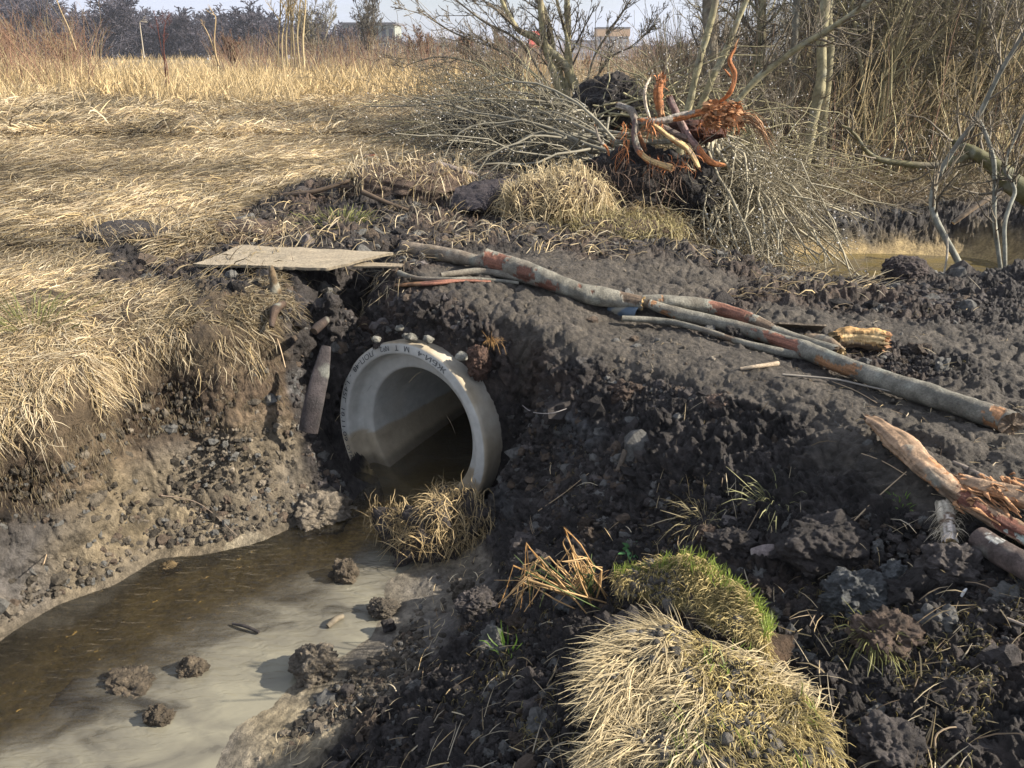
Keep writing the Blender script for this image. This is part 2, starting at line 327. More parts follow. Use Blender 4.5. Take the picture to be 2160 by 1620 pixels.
def bil(G, x, y, x0, y0, st):
    fx = np.clip((x - x0) / st, 0, G.shape[1] - 1.001); fy = np.clip((y - y0) / st, 0, G.shape[0] - 1.001)
    i = fx.astype(int); j = fy.astype(int); a = (fx - i)[..., None]; b = (fy - j)[..., None]
    return (G[j, i] * (1 - a) + G[j, i + 1] * a) * (1 - b) + (G[j + 1, i] * (1 - a) + G[j + 1, i + 1] * a) * b
def land(x, y):
    x = np.asarray(x, float); y = np.asarray(y, float)
    c = bil(GC, x, y, CX0, CY0, CS); f = bil(GF, x, y, FX0, FY0, FS)
    e = np.minimum.reduce([x - FX0, FX1 - x, y - FY0, FY1 - y]); k = np.clip((e - .1) / .6, 0, 1)[..., None]
    r = c * (1 - k) + f * k
    d = np.clip((y - 66) / 260, 0, 1); r[..., 0] -= 15 * d * d * (3 - 2 * d)
    return r
def gz(x, y): return float(land(np.array([x]), np.array([y]))[0, 0])
def onground(u, v, it=30):        # where the sight line through a surveyed pixel meets the land
    r = ray(u, v); t = np.concatenate([np.linspace(.8, 12, 2600), np.linspace(12, 90, 1200)]) / r[1]
    p = np.array([0, 0, CAMZ]) + r * t[:, None]; h = land(p[:, 0], p[:, 1])[:, 0]
    k = np.argmax(p[:, 2] < h); return p[k]

# ------------------------------------------------------------------ the ground sheet
nside = 34
t_in = np.linspace(-.66, .66, 1040); t_out = np.linspace(0, 1, nside + 1)[1:] ** 1.3 * .75
tt = np.concatenate([-(.66 + t_out)[::-1], t_in, .66 + t_out])
NR = 1320
yp = np.concatenate([np.linspace(-1.2, 1.2, 200)[:-1], np.linspace(1.2, 11, 3600)[:-1], np.geomspace(11, 700, 900)])
TT, YY = np.meshgrid(tt, yp, indexing='ij'); XX = TT * (np.maximum(YY, 0) + 1.5)
prof = land(XX.ravel(), YY.ravel())[:, 0].reshape(XX.shape)
dist = np.sqrt(XX ** 2 + YY ** 2 + (prof - CAMZ) ** 2)
dl = np.sqrt(np.diff(YY, axis=1) ** 2 + np.diff(prof, axis=1) ** 2) / (dist[:, 1:] ** 1.45) * np.where(YY[:, 1:] < 1.1, .4, 1)
cum = np.concatenate([np.zeros((len(tt), 1)), np.cumsum(dl, 1)], 1)
cum /= cum[:, -1:]
kb = 9; kk = np.ones(2 * kb + 1) / (2 * kb + 1)          # keep neighbouring columns in step
cp_ = np.pad(cum, ((kb, kb), (0, 0)), mode='edge'); cs_ = np.cumsum(np.concatenate([np.zeros((1, cum.shape[1])), cp_]), 0); cum = (cs_[2 * kb + 1:] - cs_[:-2 * kb - 1]) / (2 * kb + 1)
q = np.linspace(0, 1, NR); yg = np.stack([np.interp(q, cum[i], yp) for i in range(len(tt))])
xg = tt[:, None] * (np.maximum(yg, 0) + 1.5)
LD = land(xg.ravel(), yg.ravel()); V = np.stack([xg.ravel(), yg.ravel(), LD[:, 0]], 1)
W = LD[:, 1:]; nu, nv_ = xg.shape
Vg = V.reshape(nu, nv_, 3); N = nrm(np.cross(np.gradient(Vg, axis=0), np.gradient(Vg, axis=1))).reshape(-1, 3); N[N[:, 2] < 0] *= -1
# ragged borders between kinds of ground
Wn = W + .33 * np.stack([fbm(V * 5.5 + 31 * k, 4, 50 + 7 * k) for k in range(7)], 1) * (W > .02)
Wn = np.clip(Wn, 0, 1) ** 3; Wn /= np.maximum(Wn.sum(1, keepdims=True), 1e-6)
g, dk, tk, cl, bk, sb, fo = Wn.T
far = np.clip((V[:, 1] - 9) / 20, 0, 1)
wp = np.stack([fbm(V * 9, 3, 5), fbm(V * 9, 3, 105), fbm(V * 9, 3, 205)], 1); wq = np.stack([vnoise(V * 45, 6), vnoise(V * 45, 7), vnoise(V * 45, 8)], 1)
c1 = clods(V + .09 * wp, .15, 100)
c2 = clods(V + .05 * wp + .010 * wq, .06, 200); c3 = clods(V + .012 * wq, .026, 300); f4 = fbm(V * 48, 3, 4, .7)
f1 = fbm(V * 4, 4, 1); f2 = fbm(V * 16, 4, 2, .6); f3 = fbm(V * 1.1, 2, 3)
lump = .040 * c1 * np.clip(.2 + f3 * 1.6 + f1, 0, 1) + .020 * c2 * np.clip(.7 + 1.5 * f2, .2, 1.3) + .009 * c3 + .045 * f1 + .028 * f2 + .012 * f4 - .022 * np.clip(1 - np.abs(fbm(V * 13, 4, 44, .6)) * 9, 0, 1)
smooth_ = .012 * f1 + .007 * f2
tread = .008 * np.sin((V[:, 0] * .8 + V[:, 1] * .6) * 40) * np.clip(fbm(V * 1.5, 2, 9) * 3, 0, 1)
crk = np.clip(1 - np.abs(fbm(V * cv(4, 4, 2.5), 3, 12)) * 16, 0, 1)
streak = fbm(V * cv(14, 14, 2.2), 4, 14)
hum = .05 * f1 + .02 * f2 + .05 * f3
hb = np.clip(V[:, 2] * 4, .25, 1); led = np.clip(fbm(V * cv(2.5, 2.5, 7), 3, 33) * 3, -1, 1)
disp = dk * lump * 1.12 + tk * (smooth_ * 1.6 + tread * 1.5 + .008 * c2 * np.clip(f3 * 4, 0, 1) + .045 * np.clip(f3 + .25, 0, 1) * c1 + .009 * f4) + cl * (hb * (.05 * f1 + .026 * f2 + .02 * led) + .010 * f2 + .014 * c2 * (f3 > 0) * hb - .02 * crk * hb + .006 * f4) \
    + bk * (.05 * f1 + .026 * f2 + .03 * streak - .03 * crk + .012 * c2 + .03 * led + .006 * f4) + sb * (.008 * f1) + g * hum + fo * (hum * 1.2 + .02 * c1)
disp *= 1 - .6 * np.clip((V[:, 1] - 40) / 40, 0, 1)
shore = np.clip(np.abs(V[:, 2]) / .04, .25, 1); disp *= np.where((V[:, 1] < 5), shore, 1)
qp = V - PC; qb = qp @ PN; qr = np.sqrt(np.maximum((qp ** 2).sum(1) - qb ** 2, 0)); disp *= 1 - .75 * ((qr < .72) & (np.abs(qb) < .4))
CB = {'G': (.20, .155, .095), 'D': (.034, .0295, .0275), 'T': (.076, .066, .054), 'C': (.145, .122, .090), 'B': (.105, .075, .048), 'S': (.36, .27, .13), 'F': (.15, .115, .07)}
col = sum(Wn[:, TY[k]][:, None] * np.array(c) for k, c in CB.items())
ng = (g * np.clip((6.5 - V[:, 1]) / 2, 0, 1))[:, None]; col = col * (1 - ng) + cv(.085, .062, .038) * ng
brn = np.clip(fbm(V * 1.7, 4, 21) * 2.2, 0, 1)[:, None]; brn = brn * np.clip((V[:, 2:3] - .6) * 2.5 + .15, 0, 1); col = col * (1 - brn * dk[:, None] * .8) + cv(.085, .058, .042) * brn * dk[:, None] * .8
gry = (np.clip(fbm(V * 3.1, 4, 22) * 4 - 1.0, 0, 1) * dk * np.clip((1.15 - V[:, 2]) * 3, 0, 1))[:, None] * .55; col = col * (1 - gry) + cv(.115, .118, .12) * gry
tp = np.clip((V[:, 2] - .60 + .12 * fbm(V * 6, 3, 25)) * 12, 0, 1) * bk; col = col * (1 - tp[:, None] * .7) + cv(.045, .030, .020) * tp[:, None] * .7
ct = np.clip(fbm(V * 2.3, 3, 26) * 2, -1, 1)[:, None]; col += cl[:, None] * ct * cv(.05, .035, .01) + bk[:, None] * ct * cv(.06, .045, .03)
grn = (np.clip(fbm(V * .35, 3, 29) * 3 - .3, 0, 1) * g * np.clip((V[:, 1] - 8) / 8, 0, 1))[:, None] * .45; col = col * (1 - grn) + cv(.10, .12, .03) * grn
spk = fbm(V * 30, 3, 35, .8)[:, None]; spk2 = np.clip(fbm(V * 11, 4, 36, .7) * 3, -1, 1)[:, None]; col = col * (1 + (dk[:, None] * .9 + cl[:, None] * .35 + bk[:, None] * .5 + tk[:, None] * .35) * spk * 1.6) * (1 + .28 * spk2)
drk = np.clip(fbm(V * cv(3.5, 3.5, 5), 5, 37, .65) * 5 - .9, 0, 1)[:, None] * (cl + bk)[:, None] * np.clip(V[:, 2:3] * 8, 0, 1); col = col * (1 - .6 * drk)
wet = np.clip(1 - np.abs(V[:, 2]) / .05, 0, 1) * (V[:, 1] < 5); col *= (1 - .15 * wet * (1 - sb))[:, None]; shr = (cl * np.clip(1 - V[:, 2] / .2, 0, 1) * (V[:, 0] > -1.6 + .0 * V[:, 1]) * (V[:, 1] < 3.6))[:, None]; col = col * (1 + .75 * shr * cv(.9, 1, 1.1))
V2 = V + N * disp[:, None]
nearp = V2 - PC; bb = nearp @ PN; rr = np.sqrt(np.maximum((nearp ** 2).sum(1) - bb ** 2, 0))
# keep soil out of the socket mouth, and clear of the barrel
Fg = grid_faces(nu, nv_)
inside = ((rr < .50) & (bb > -.02) & (bb < 3.2) & (V2[:, 2] > -.6)) | ((rr < .57) & (bb > -.12) & (bb < .17) & (V2[:, 2] > .13))
Fg = Fg[~inside[Fg].any(1)]
ground = mkmesh('ground', V2, Fg[:, ::-1], M_GROUND, np.clip(col, .004, .9)); tag(ground, kind='structure')
M_GROUND.node_tree.nodes['Principled BSDF'].inputs['Roughness'].default_value = .72
del Vg, LD, c1, c2, c3

# ------------------------------------------------------------------ water
def lift(u, v, h):
    z = 1.1
    for _ in range(8):
        p = P(u, v, z); z = .5 * z + .5 * (gz(p[0], p[1]) + h)
    return P(u, v, z)
def water_mat(name, milky):
    m = bpy.data.materials.new(name); n, b = nodes(m); L = n.links.new; N_ = n.nodes.new
    tc = N_('ShaderNodeTexCoord'); at = N_('ShaderNodeAttribute'); at.attribute_name = 'Col'
    mp = N_('ShaderNodeMapping'); mp.inputs['Rotation'].default_value = (0, 0, R(-38)); mp.inputs['Scale'].default_value = (1.1, 2.6, 1); L(tc.outputs['Object'], mp.inputs[0])
    wn = N_('ShaderNodeTexNoise'); wn.inputs['Scale'].default_value = 2.2; wn.inputs['Detail'].default_value = 7; wn.inputs['Distortion'].default_value = .7; L(mp.outputs[0], wn.inputs[0])
    rr_ = N_('ShaderNodeValToRGB'); rr_.color_ramp.elements[0].position = .34; rr_.color_ramp.elements[1].position = .66; L(wn.outputs[0], rr_.inputs[0])
    sep = N_('ShaderNodeSeparateColor'); L(at.outputs['Color'], sep.inputs[0])
    # red channel of the mesh colour: how much silt is suspended here
    mm = N_('ShaderNodeMath'); mm.operation = 'MULTIPLY'; L(sep.outputs[0], mm.inputs[0]); L(rr_.outputs[0], mm.inputs[1])
    ad = N_('ShaderNodeMath'); ad.operation = 'MULTIPLY_ADD'; L(sep.outputs[0], ad.inputs[0]); ad.inputs[1].default_value = .30; L(mm.outputs[0], ad.inputs[2]); ad.use_clamp = True
    mx = N_('ShaderNodeMix'); mx.data_type = 'RGBA'; mx.inputs[6].default_value = (.085, .078, .066, 1); mx.inputs[7].default_value = (.20, .188, .14, 1) if milky else (.11, .085, .03, 1)
    L(ad.outputs[0], mx.inputs[0]); L(mx.outputs[2], b.inputs['Base Color'])
    b.inputs['Roughness'].default_value = .04; b.inputs['IOR'].default_value = 1.33; b.inputs['Specular IOR Level'].default_value = .5
    # clear water where there is no silt
    tr = N_('ShaderNodeBsdfTransparent'); tr.inputs[0].default_value = (.90, .83, .62, 1); gl = N_('ShaderNodeBsdfGlossy'); gl.inputs['Roughness'].default_value = .04
    fr = N_('ShaderNodeFresnel'); fr.inputs[0].default_value = 1.33; m1 = N_('ShaderNodeMixShader'); L(fr.outputs[0], m1.inputs[0]); L(tr.outputs[0], m1.inputs[1]); L(gl.outputs[0], m1.inputs[2])
    m2 = N_('ShaderNodeMixShader'); a2 = N_('ShaderNodeMath'); a2.operation = 'MULTIPLY_ADD'; a2.inputs[1].default_value = 2.2; a2.inputs[2].default_value = .12; a2.use_clamp = True; L(ad.outputs[0], a2.inputs[0])
    L(a2.outputs[0], m2.inputs[0]); L(m1.outputs[0], m2.inputs[1]); L(b.outputs[0], m2.inputs[2]); L(m2.outputs[0], n.nodes['Material Output'].inputs[0])
    mp2 = N_('ShaderNodeMapping'); mp2.inputs['Rotation'].default_value = (0, 0, R(-50)); mp2.inputs['Scale'].default_value = (1, 3.4, 1); L(tc.outputs['Object'], mp2.inputs[0])
    r1 = N_('ShaderNodeTexNoise'); r1.inputs['Scale'].default_value = 9; r1.inputs['Detail'].default_value = 2.5; r1.inputs['Distortion'].default_value = .6; L(mp2.outputs[0], r1.inputs[0])
    hm = N_('ShaderNodeMath'); hm.operation = 'MULTIPLY'; L(r1.outputs[0], hm.inputs[0]); L(sep.outputs[1], hm.inputs[1])
    bp = N_('ShaderNodeBump'); bp.inputs['Strength'].default_value = .9; bp.inputs['Distance'].default_value = .022; L(hm.outputs[0], bp.inputs['Height'])
    L(bp.outputs[0], b.inputs['Normal']); L(bp.outputs[0], gl.inputs['Normal']); L(bp.outputs[0], fr.inputs['Normal'])
    return m
def sheet(name, x0, x1, y0, y1, z, st, mat, colf, keep):
    xs = np.arange(x0, x1, st); ys = np.arange(y0, y1, st); X, Y = np.meshgrid(xs, ys, indexing='ij'); X = X.ravel(); Y = Y.ravel()
    Vw = np.stack([X, Y, np.full_like(X, z)], 1); Fw = grid_faces(len(xs), len(ys))
    Fw = Fw[keep(X, Y)[Fw].any(1)]; used = np.unique(Fw); mp = np.zeros(len(Vw), int); mp[used] = np.arange(len(used))
    o = mkmesh(name, Vw[used], mp[Fw][:, ::-1], mat, colf(X, Y)[used]); tag(o, kind='structure'); return o
def scol(X, Y):
    # silt thickens away from the amber run along the left bank and out of the culvert
    A = [P(*q)[:2] for q in ((940, 1000, 0), (820, 1080, 0), (640, 1160, 0), (420, 1240, 0), (240, 1340, 0), (0, 1440, 0), (-500, 1640, 0))]
    d = np.full(len(X), 9.)
    for a, b in zip(A[:-1], A[1:]):
        t = np.clip(((X - a[0]) * (b[0] - a[0]) + (Y - a[1]) * (b[1] - a[1])) / ((b - a) ** 2).sum(), 0, 1)
        d = np.minimum(d, np.hypot(X - a[0] - t * (b[0] - a[0]), Y - a[1] - t * (b[1] - a[1])))
    nn = fbm(np.stack([X * 2.2, Y * 2.2, 0 * X], 1), 4, 400)
    silt = np.clip((d - .20 + .30 * nn) * 1.9, 0, 1); side = (Y > 2.95 + .62 * (X + 1.9)) & (Y > 2.2); silt = np.where(side, np.minimum(silt, .12), silt)
    rip = np.clip(1.25 - d * 1.15, .10, 1)
    return np.stack([silt, rip, 0 * X], 1)
M_WATER = water_mat('stream_water', True)
stream = sheet('stream', -8, 1.6, -2, 6.4, 0.0, .05, M_WATER, scol, lambda X, Y: (land(X, Y)[:, 0] < .06) | ((np.hypot((X - PC[0]) * PR[0] + (Y - PC[1]) * PR[1], 0) < .46) & ((X - PC[0]) * PN[0] + (Y - PC[1]) * PN[1] > -.3) & ((X - PC[0]) * PN[0] + (Y - PC[1]) * PN[1] < 2.6)))
M_POND = water_mat('pond_water', False)
pond = sheet('pond', 1.8, 7, 5.6, 10.2, .2, .1, M_POND, lambda X, Y: np.stack([X * 0 + .9, X * 0 + .25, X * 0], 1), lambda X, Y: land(X, Y)[:, 0] < .3)

# ------------------------------------------------------------------ concrete culvert pipe
M_CONC = vmat('concrete', rough=.8, bump=.35, bscale=45, vscale=14, var=.16, spec=.3)
M_INK = vmat('stencil_ink', rough=.7, bump=0, var=.3, vscale=90)
pipe = empty('culvert_pipe', tuple(PC)); tag(pipe, 'grey concrete culvert pipe with stencilled socket rim jutting out of the dark soil bank', 'pipe')
def lathe(prof, n=144):
    th = np.arange(n) * 2 * np.pi / n; b = np.array([p[0] for p in prof])[:, None, None]; r = np.array([p[1] for p in prof])[:, None, None]
    Vp = PC + b * PN + r * (np.cos(th)[None, :, None] * PR + np.sin(th)[None, :, None] * PU)
    return Vp.reshape(-1, 3), grid_faces(len(prof), n, True)
def conc(Vp, outer=False):
    base = cv(.43, .43, .40); t = cv(.33, .28, .20); c = np.zeros_like(Vp); c[:] = base
    nn = fbm(Vp * 3, 4, 600); k = np.clip((.215 + .015 * vnoise(Vp * 8, 3) - Vp[:, 2]) * 60, 0, 1)
    if outer: k = np.clip(.75 + nn, 0, 1)
    c = c * (1 - k[:, None]) + t * k[:, None]
    wetk = np.clip((.07 + .03 * nn - Vp[:, 2]) * 30, 0, 1)[:, None]; c = c * (1 - .55 * wetk)
    st = np.clip(nn * 3 - .9, 0, 1)[:, None]; c = c * (1 - st * .3) + cv(.30, .25, .17) * st * .3
    ms = np.clip(fbm(Vp * 7, 4, 620, .6) * 5 - 1.5, 0, 1)[:, None] * (.75 if outer else .4); c = c * (1 - ms) + cv(.16, .125, .085) * ms
    return c * (1 + .16 * fbm(Vp * 14, 3, 610))[:, None]
def dense(pr, st=.012):
    o = []
    for a, b in zip(pr[:-1], pr[1:]):
        n = max(1, int(math.hypot(b[0] - a[0], b[1] - a[1]) / st)); o += [(a[0] + (b[0] - a[0]) * i / n, a[1] + (b[1] - a[1]) * i / n) for i in range(n)]
    return o + [pr[-1]]
sp_ = [(.34, .508), (.30, .53), (.20, .592), (.02, .6), (.004, .594), (0, .585), (0, .532), (.006, .524), (.085, .516), (.105, .507), (.112, .49)]
Vp, Fp = lathe(dense(sp_)); nearo = np.linalg.norm((Vp - PC) - ((Vp - PC) @ PN)[:, None] * PN, axis=1)
bbp = (Vp - PC) @ PN; out_ = (nearo > .588) | ((bbp > .19) & (nearo > .5)); cc = np.where(out_[:, None], conc(Vp, True), conc(Vp))
chip = np.clip(fbm(Vp * 9, 3, 640) * 3 - .7, 0, 1) * (np.abs(bbp) < .015)
Vp = Vp + PN * (chip * .012)[:, None] + nrm(Vp - PC) * (.003 * fbm(Vp * 10, 3, 650))[:, None]
mb = MB().add(Vp, Fp[:, ::-1], cc); mb.build('socket', M_CONC, pipe)
bp_ = [(.112, .49), (.116, .43), (.122, .416), (.135, .413), (4.6, .413)]
Vp, Fp = lathe(dense(bp_, .05)); mb = MB().add(Vp, Fp[:, ::-1], conc(Vp))
Vo, Fo = lathe([(4.6, .508), (.34, .508)]); mb.add(Vo, Fo[:, ::-1], conc(Vo, True))
Ve, Fe = lathe([(4.6, .508), (4.6, .02)]); mb.add(Ve, Fe, cv(.2, .2, .2)); mb.build('barrel', M_CONC, pipe)  # Ve: unseen closing disc, added to keep light out of the buried end
for wd_, t0_, tw_ in (('ЖБИ-4', 60, 23), ('М', 90, 4), ('Т', 99, 3), ('№2', 107, 8), ('ЛОП-48', 121, 24), ('-', 149, 2), ('1,45Г', 155, 16), ('18.11.09', 176, 23), ('ОТК', 202, 10)):
    cu = bpy.data.curves.new('t', 'FONT'); cu.body = wd_; cu.size = .05
    to = bpy.data.objects.new('t', cu); COL.objects.link(to); dg = bpy.context.evaluated_depsgraph_get(); tm = bpy.data.meshes.new_from_object(to.evaluated_get(dg))
    Vt = np.array([v.co[:] for v in tm.vertices]); Ft = [list(p.vertices) for p in tm.polygons]; bpy.data.objects.remove(to)
    th = R(t0_) + (Vt[:, 0] - Vt[:, 0].min()) / np.ptp(Vt[:, 0]) * R(tw_); rr_ = .582 - Vt[:, 1] * .9 - .004
    Vt = PC - PN * .0025 + rr_[:, None] * (np.cos(th)[:, None] * PR + np.sin(th)[:, None] * PU)
    me = bpy.data.meshes.new('marking'); me.from_pydata([tuple(p) for p in (Vt - PC)], [], Ft); me.materials.append(M_INK)
    a_ = me.color_attributes.new('Col', 'FLOAT_COLOR', 'POINT'); a_.data.foreach_set('color', np.tile([.06, .065, .07, 1], len(Vt)))
    mo = bpy.data.objects.new('marking', me); COL.objects.link(mo); mo.parent = pipe; tag(mo, 'faded black stencilled lettering on the rim')

# ------------------------------------------------------------------ logs
BARK = cv(.175, .166, .135); RED = cv(.15, .068, .045); ORG = cv(.33, .175, .085); PALE = cv(.50, .36, .18); BRN = cv(.11, .08, .055)
def log_mesh(mb, path, rad, n=160, m=28, bark=BARK, patches=(), k=0, cap=(ORG, ORG), rough=.06, flat=1.0, jag=0., knots=True, fibre=0.):
    c = smoothpath(path, n); r = .92 * np.interp(np.linspace(0, 1, n), np.linspace(0, 1, len(rad)), rad)
    sl = np.linspace(0, np.linalg.norm(c[-1] - c[0]), n); tq = np.stack([sl * 2.2 + k * 7.7, sl * 0, sl * 0], 1)
    if knots: c = c + np.stack([fbm(tq, 3, k + 51), fbm(tq + 9, 3, k + 52), .4 * fbm(tq + 19, 3, k + 53)], 1) * (r * .55)[:, None]; r = r * (1 + .22 * fbm(tq * 2, 3, k + 54))
    T = nrm(np.gradient(c, axis=0)); Z = np.array([0, 0, 1.]); ref = np.array([[0, 1., 0]]) if abs(T[:, 2].mean()) > .7 else Z[None]
    A = nrm(np.cross(T, ref)); B = np.cross(T, A); ang = np.arange(m) * 2 * np.pi / m
    V0 = c[:, None] + (A[:, None] * np.cos(ang)[None, :, None] + B[:, None] * np.sin(ang)[None, :, None] * flat) * r[:, None, None]
    s = np.repeat(np.linspace(0, 1, n), m); aa = np.tile(np.degrees(ang), n); L_ = np.linalg.norm(c[-1] - c[0])
    Vf = V0.reshape(-1, 3); nz_ = fbm(Vf * 9, 3, k) * 1.4 + .5 * fbm(Vf * 40, 2, k + 3)
    cn = np.repeat(c, m, axis=0); rr = np.repeat(r, m)
    dsp = rough * nz_ + .10 * np.clip(fbm(Vf * 5, 2, k + 41) * 3 - .7, 0, 1) + .03 * fbm(Vf * 30, 2, k + 5)
    fq = np.stack([s * L_ * 5, np.cos(np.radians(aa)) * 3.2, np.sin(np.radians(aa)) * 3.2], 1); fb_ = fbm(fq, 4, k + 61, .7); dsp += fibre * fb_
    colr = np.zeros_like(Vf); colr[:] = bark
    colr = colr * (1 + (1.6 * fb_ if fibre else 0 * fb_))[:, None]
    v1 = np.clip(fbm(Vf * cv(22, 22, 22), 3, k + 9) * 2.4, -1, 1)[:, None]; colr = colr * (1 + .35 * v1)
    li = np.clip(fbm(Vf * 12, 3, k + 13) * 4 - 1.0, 0, 1)[:, None] * .5; colr = colr * (1 - li) + cv(.27, .285, .24) * li
    mud = np.clip(fbm(Vf * 4, 3, k + 19) * 3 - .5, 0, 1)[:, None] * .6; colr = colr * (1 - mud) + np.minimum(cv(.15, .12, .09), np.max(bark) * 1.3) * mud
    for (s0, s1, a0, a1, pc) in patches:
        da = (aa - (a0 + a1) / 2 + 180) % 360 - 180; ed = fbm(Vf * 11, 5, k + 23, .75) * 1.3
        e = np.minimum(((s1 - s0) / 2 - np.abs(s - (s0 + s1) / 2)) * L_ / .03, ((a1 - a0) / 2 - np.abs(da)) / 18) + ed * 4.5
        msk = (e > 0).astype(float)[:, None]; fib = (1 + 1.1 * fbm(fq * 1.6, 3, k + 29))[:, None]
        colr = colr * (1 - msk) + pc * fib * msk; dsp -= .07 * msk[:, 0]
    Vf = cn + (Vf - cn) * (1 + dsp)[:, None]
    Vn = Vf.reshape(n, m, 3)
    if jag:
        Vn[-1] += T[-1] * rng.uniform(-jag, jag, (m, 1)); Vn[0] -= T[0] * rng.uniform(-jag, jag, (m, 1))
    mb.add(Vn.reshape(-1, 3), grid_faces(n, m, True), np.clip(colr, .01, .8))
    for e, kk in ((0, -1), (n - 1, 1)):
        rings = []; cc_ = []
        for q_ in (1, .72, .4, .05):
            ctr = Vn[e].mean(0); rings.append(ctr + (Vn[e] - ctr) * q_ + T[e] * kk * (rng.normal(0, jag * .6 + .001, (m, 1)) if q_ < 1 else 0)); cc_.append(np.tile(cap[0 if e == 0 else 1] * rng.uniform(.7, 1.2), (m, 1)))
        f = grid_faces(4, m, True); mb.add(np.concatenate(rings), f if kk < 0 else f[:, ::-1], np.concatenate(cc_))
def log(name, label, cat, px, rad, group=None, parent=None, mat=None, **kw):
    mb = MB(); path = [q if len(q) == 3 and not isinstance(q, tuple) else lift(q[0], q[1], q[2]) for q in px]
    log_mesh(mb, path, rad, **kw); o = mb.build(name, mat or M_LOG, parent)
    if parent is None: tag(o, label, cat, group)
    return o
LG = 'logs lying on the muddy track'
log('log', 'thick grey-green log with torn red bark at its left end, behind the culvert', 'log', [(1018, 546, .09), (1080, 562, .09), (1150, 588, .08), (1220, 612, .075), (1290, 628, .07), (1350, 640, .07)], [.068, .070, .068, .062, .056, .05], LG, n=260, m=36, k=1, cap=(RED, PALE), jag=.012,
    patches=[(0, .15, -75, 40, RED), (.26, .33, -40, 30, RED), (.42, .46, -10, 70, RED), (.58, .63, -80, -20, RED * .8), (.85, 1, -120, -20, BRN)])
log('log', 'grey log with a long stripped red section, running behind its longer neighbour', 'log', [(1340, 636, .06), (1420, 638, .09), (1510, 652, .085), (1580, 676, .075), (1650, 706, .06), (1760, 742, .05)], [.036, .045, .048, .047, .04, .035], LG, n=220, m=32, k=2, cap=(PALE, BRN), jag=.01,
    patches=[(.38, .62, -110, 60, RED), (.64, .72, -120, 60, BRN), (0, .06, -180, 180, ORG), (.12, .16, -90, -30, ORG)])
log('log', 'long grey log ending in a chopped orange face at the right edge', 'log', [(1372, 640, .085), (1440, 664, .075), (1560, 692, .065), (1680, 728, .07), (1770, 765, .065), (1880, 808, .06), (2000, 846, .06), (2080, 872, .06), (2132, 892, .058)], [.028, .040, .043, .046, .053, .056, .057, .058, .060], LG, n=360, m=40, k=3, cap=(ORG, BRN * 1.6), jag=.008,
    patches=[(0, .035, -180, 180, ORG * .8), (.06, .085, -10, 60, ORG * .7), (.30, .40, -60, 40, RED * 1.3), (.46, .53, -10, 60, ORG * .8), (.905, .985, -80, 60, ORG)])
log('log', 'dull brown muddy log lying beyond the red-ended grey log', 'log', [(852, 522, .05), (920, 532, .05), (980, 546, .05), (1030, 556, .05)], [.045, .05, .05, .045], LG, n=90, m=24, k=4, bark=cv(.19, .155, .115), cap=(BRN, BRN))
log('branch', 'slim grey branch crossing in front of the long logs', 'branch', [(1312, 672, .06), (1400, 678, .05), (1480, 696, .035), (1560, 722, .03), (1640, 742, .03), (1700, 752, .03)], [.016, .021, .02, .022, .024, .022], None, n=120, m=16, k=5, patches=[(.5, .56, -180, 180, BRN)], cap=(PALE, BRN))
log('branch', 'lichen-grey branch with a short broken spur, beside the red bark strips', 'branch', [(930, 580, .035), (1000, 574, .04), (1060, 580, .04), (1150, 596, .035)], [.018, .026, .028, .026], None, n=100, m=16, k=6, patches=[(.95, 1, -180, 180, ORG)], cap=(BRN, ORG))
log('branch', 'thin grey branch with a hooked tip at the left end of the branches', 'branch', [(842, 576, .04), (880, 586, .03), (950, 588, .03), (1030, 590, .025), (1095, 597, .02)], [.018, .014, .013, .012, .01], None, n=80, m=12, k=7, cap=(BRN, BRN))
log('bark_strip', 'red-brown peeled bark strip in front of the grey branches', 'bark', [(836, 602, .015), (900, 598, .02), (970, 592, .025), (1035, 594, .02)], [.03, .04, .035, .02], None, n=80, m=16, k=8, flat=.4, bark=ORG * .6, mat=M_WOOD, patches=[(.3, 1, -180, 180, RED * 1.6)], cap=(RED, RED))
log('bark_strip', 'brown bark slab leaning under the long log', 'bark', [(1512, 694, .02), (1570, 706, .02), (1660, 735, .02)], [.015, .035, .02], None, n=60, m=14, k=9, flat=.4, bark=ORG * .55, mat=M_WOOD, cap=(RED, RED))
log('bark_strip', 'flat pale bark curl lying left of the red strip', 'bark', [(770, 580, .01), (800, 588, .015), (835, 598, .01)], [.012, .022, .012], None, n=40, m=12, k=10, flat=.35, bark=cv(.2, .15, .10), mat=M_WOOD, cap=(BRN, BRN))
log('wood_chunk', 'crumbling yellow-brown chunk of rotten wood behind the long log', 'wood', [(1766, 716, .07), (1800, 714, .07), (1868, 722, .07)], [.05, .065, .06], None, n=110, m=44, k=11, rough=.18, fibre=.35, bark=cv(.36, .22, .09), mat=M_WOOD, patches=[(0, 1, 30, 80, BRN), (.2, .9, -60, -30, PALE)], cap=(PALE * .7, ORG * .8), jag=.03)
log('stick', 'short pale stick with a knuckled end in front of the long log', 'stick', [(1562, 778, .015), (1600, 772, .02), (1640, 766, .02)], [.010, .012, .016], None, n=40, m=10, k=12, bark=cv(.30, .24, .17), cap=(BRN, BRN))
log('wood_chunk', 'frayed grey root end beside the rotten wood chunk', 'wood', [(1700, 712, .04), (1740, 722, .05), (1775, 745, .04)], [.02, .04, .03], None, n=60, m=20, k=13, rough=.25, bark=cv(.24, .18, .12), mat=M_WOOD, cap=(PALE, PALE), jag=.02)
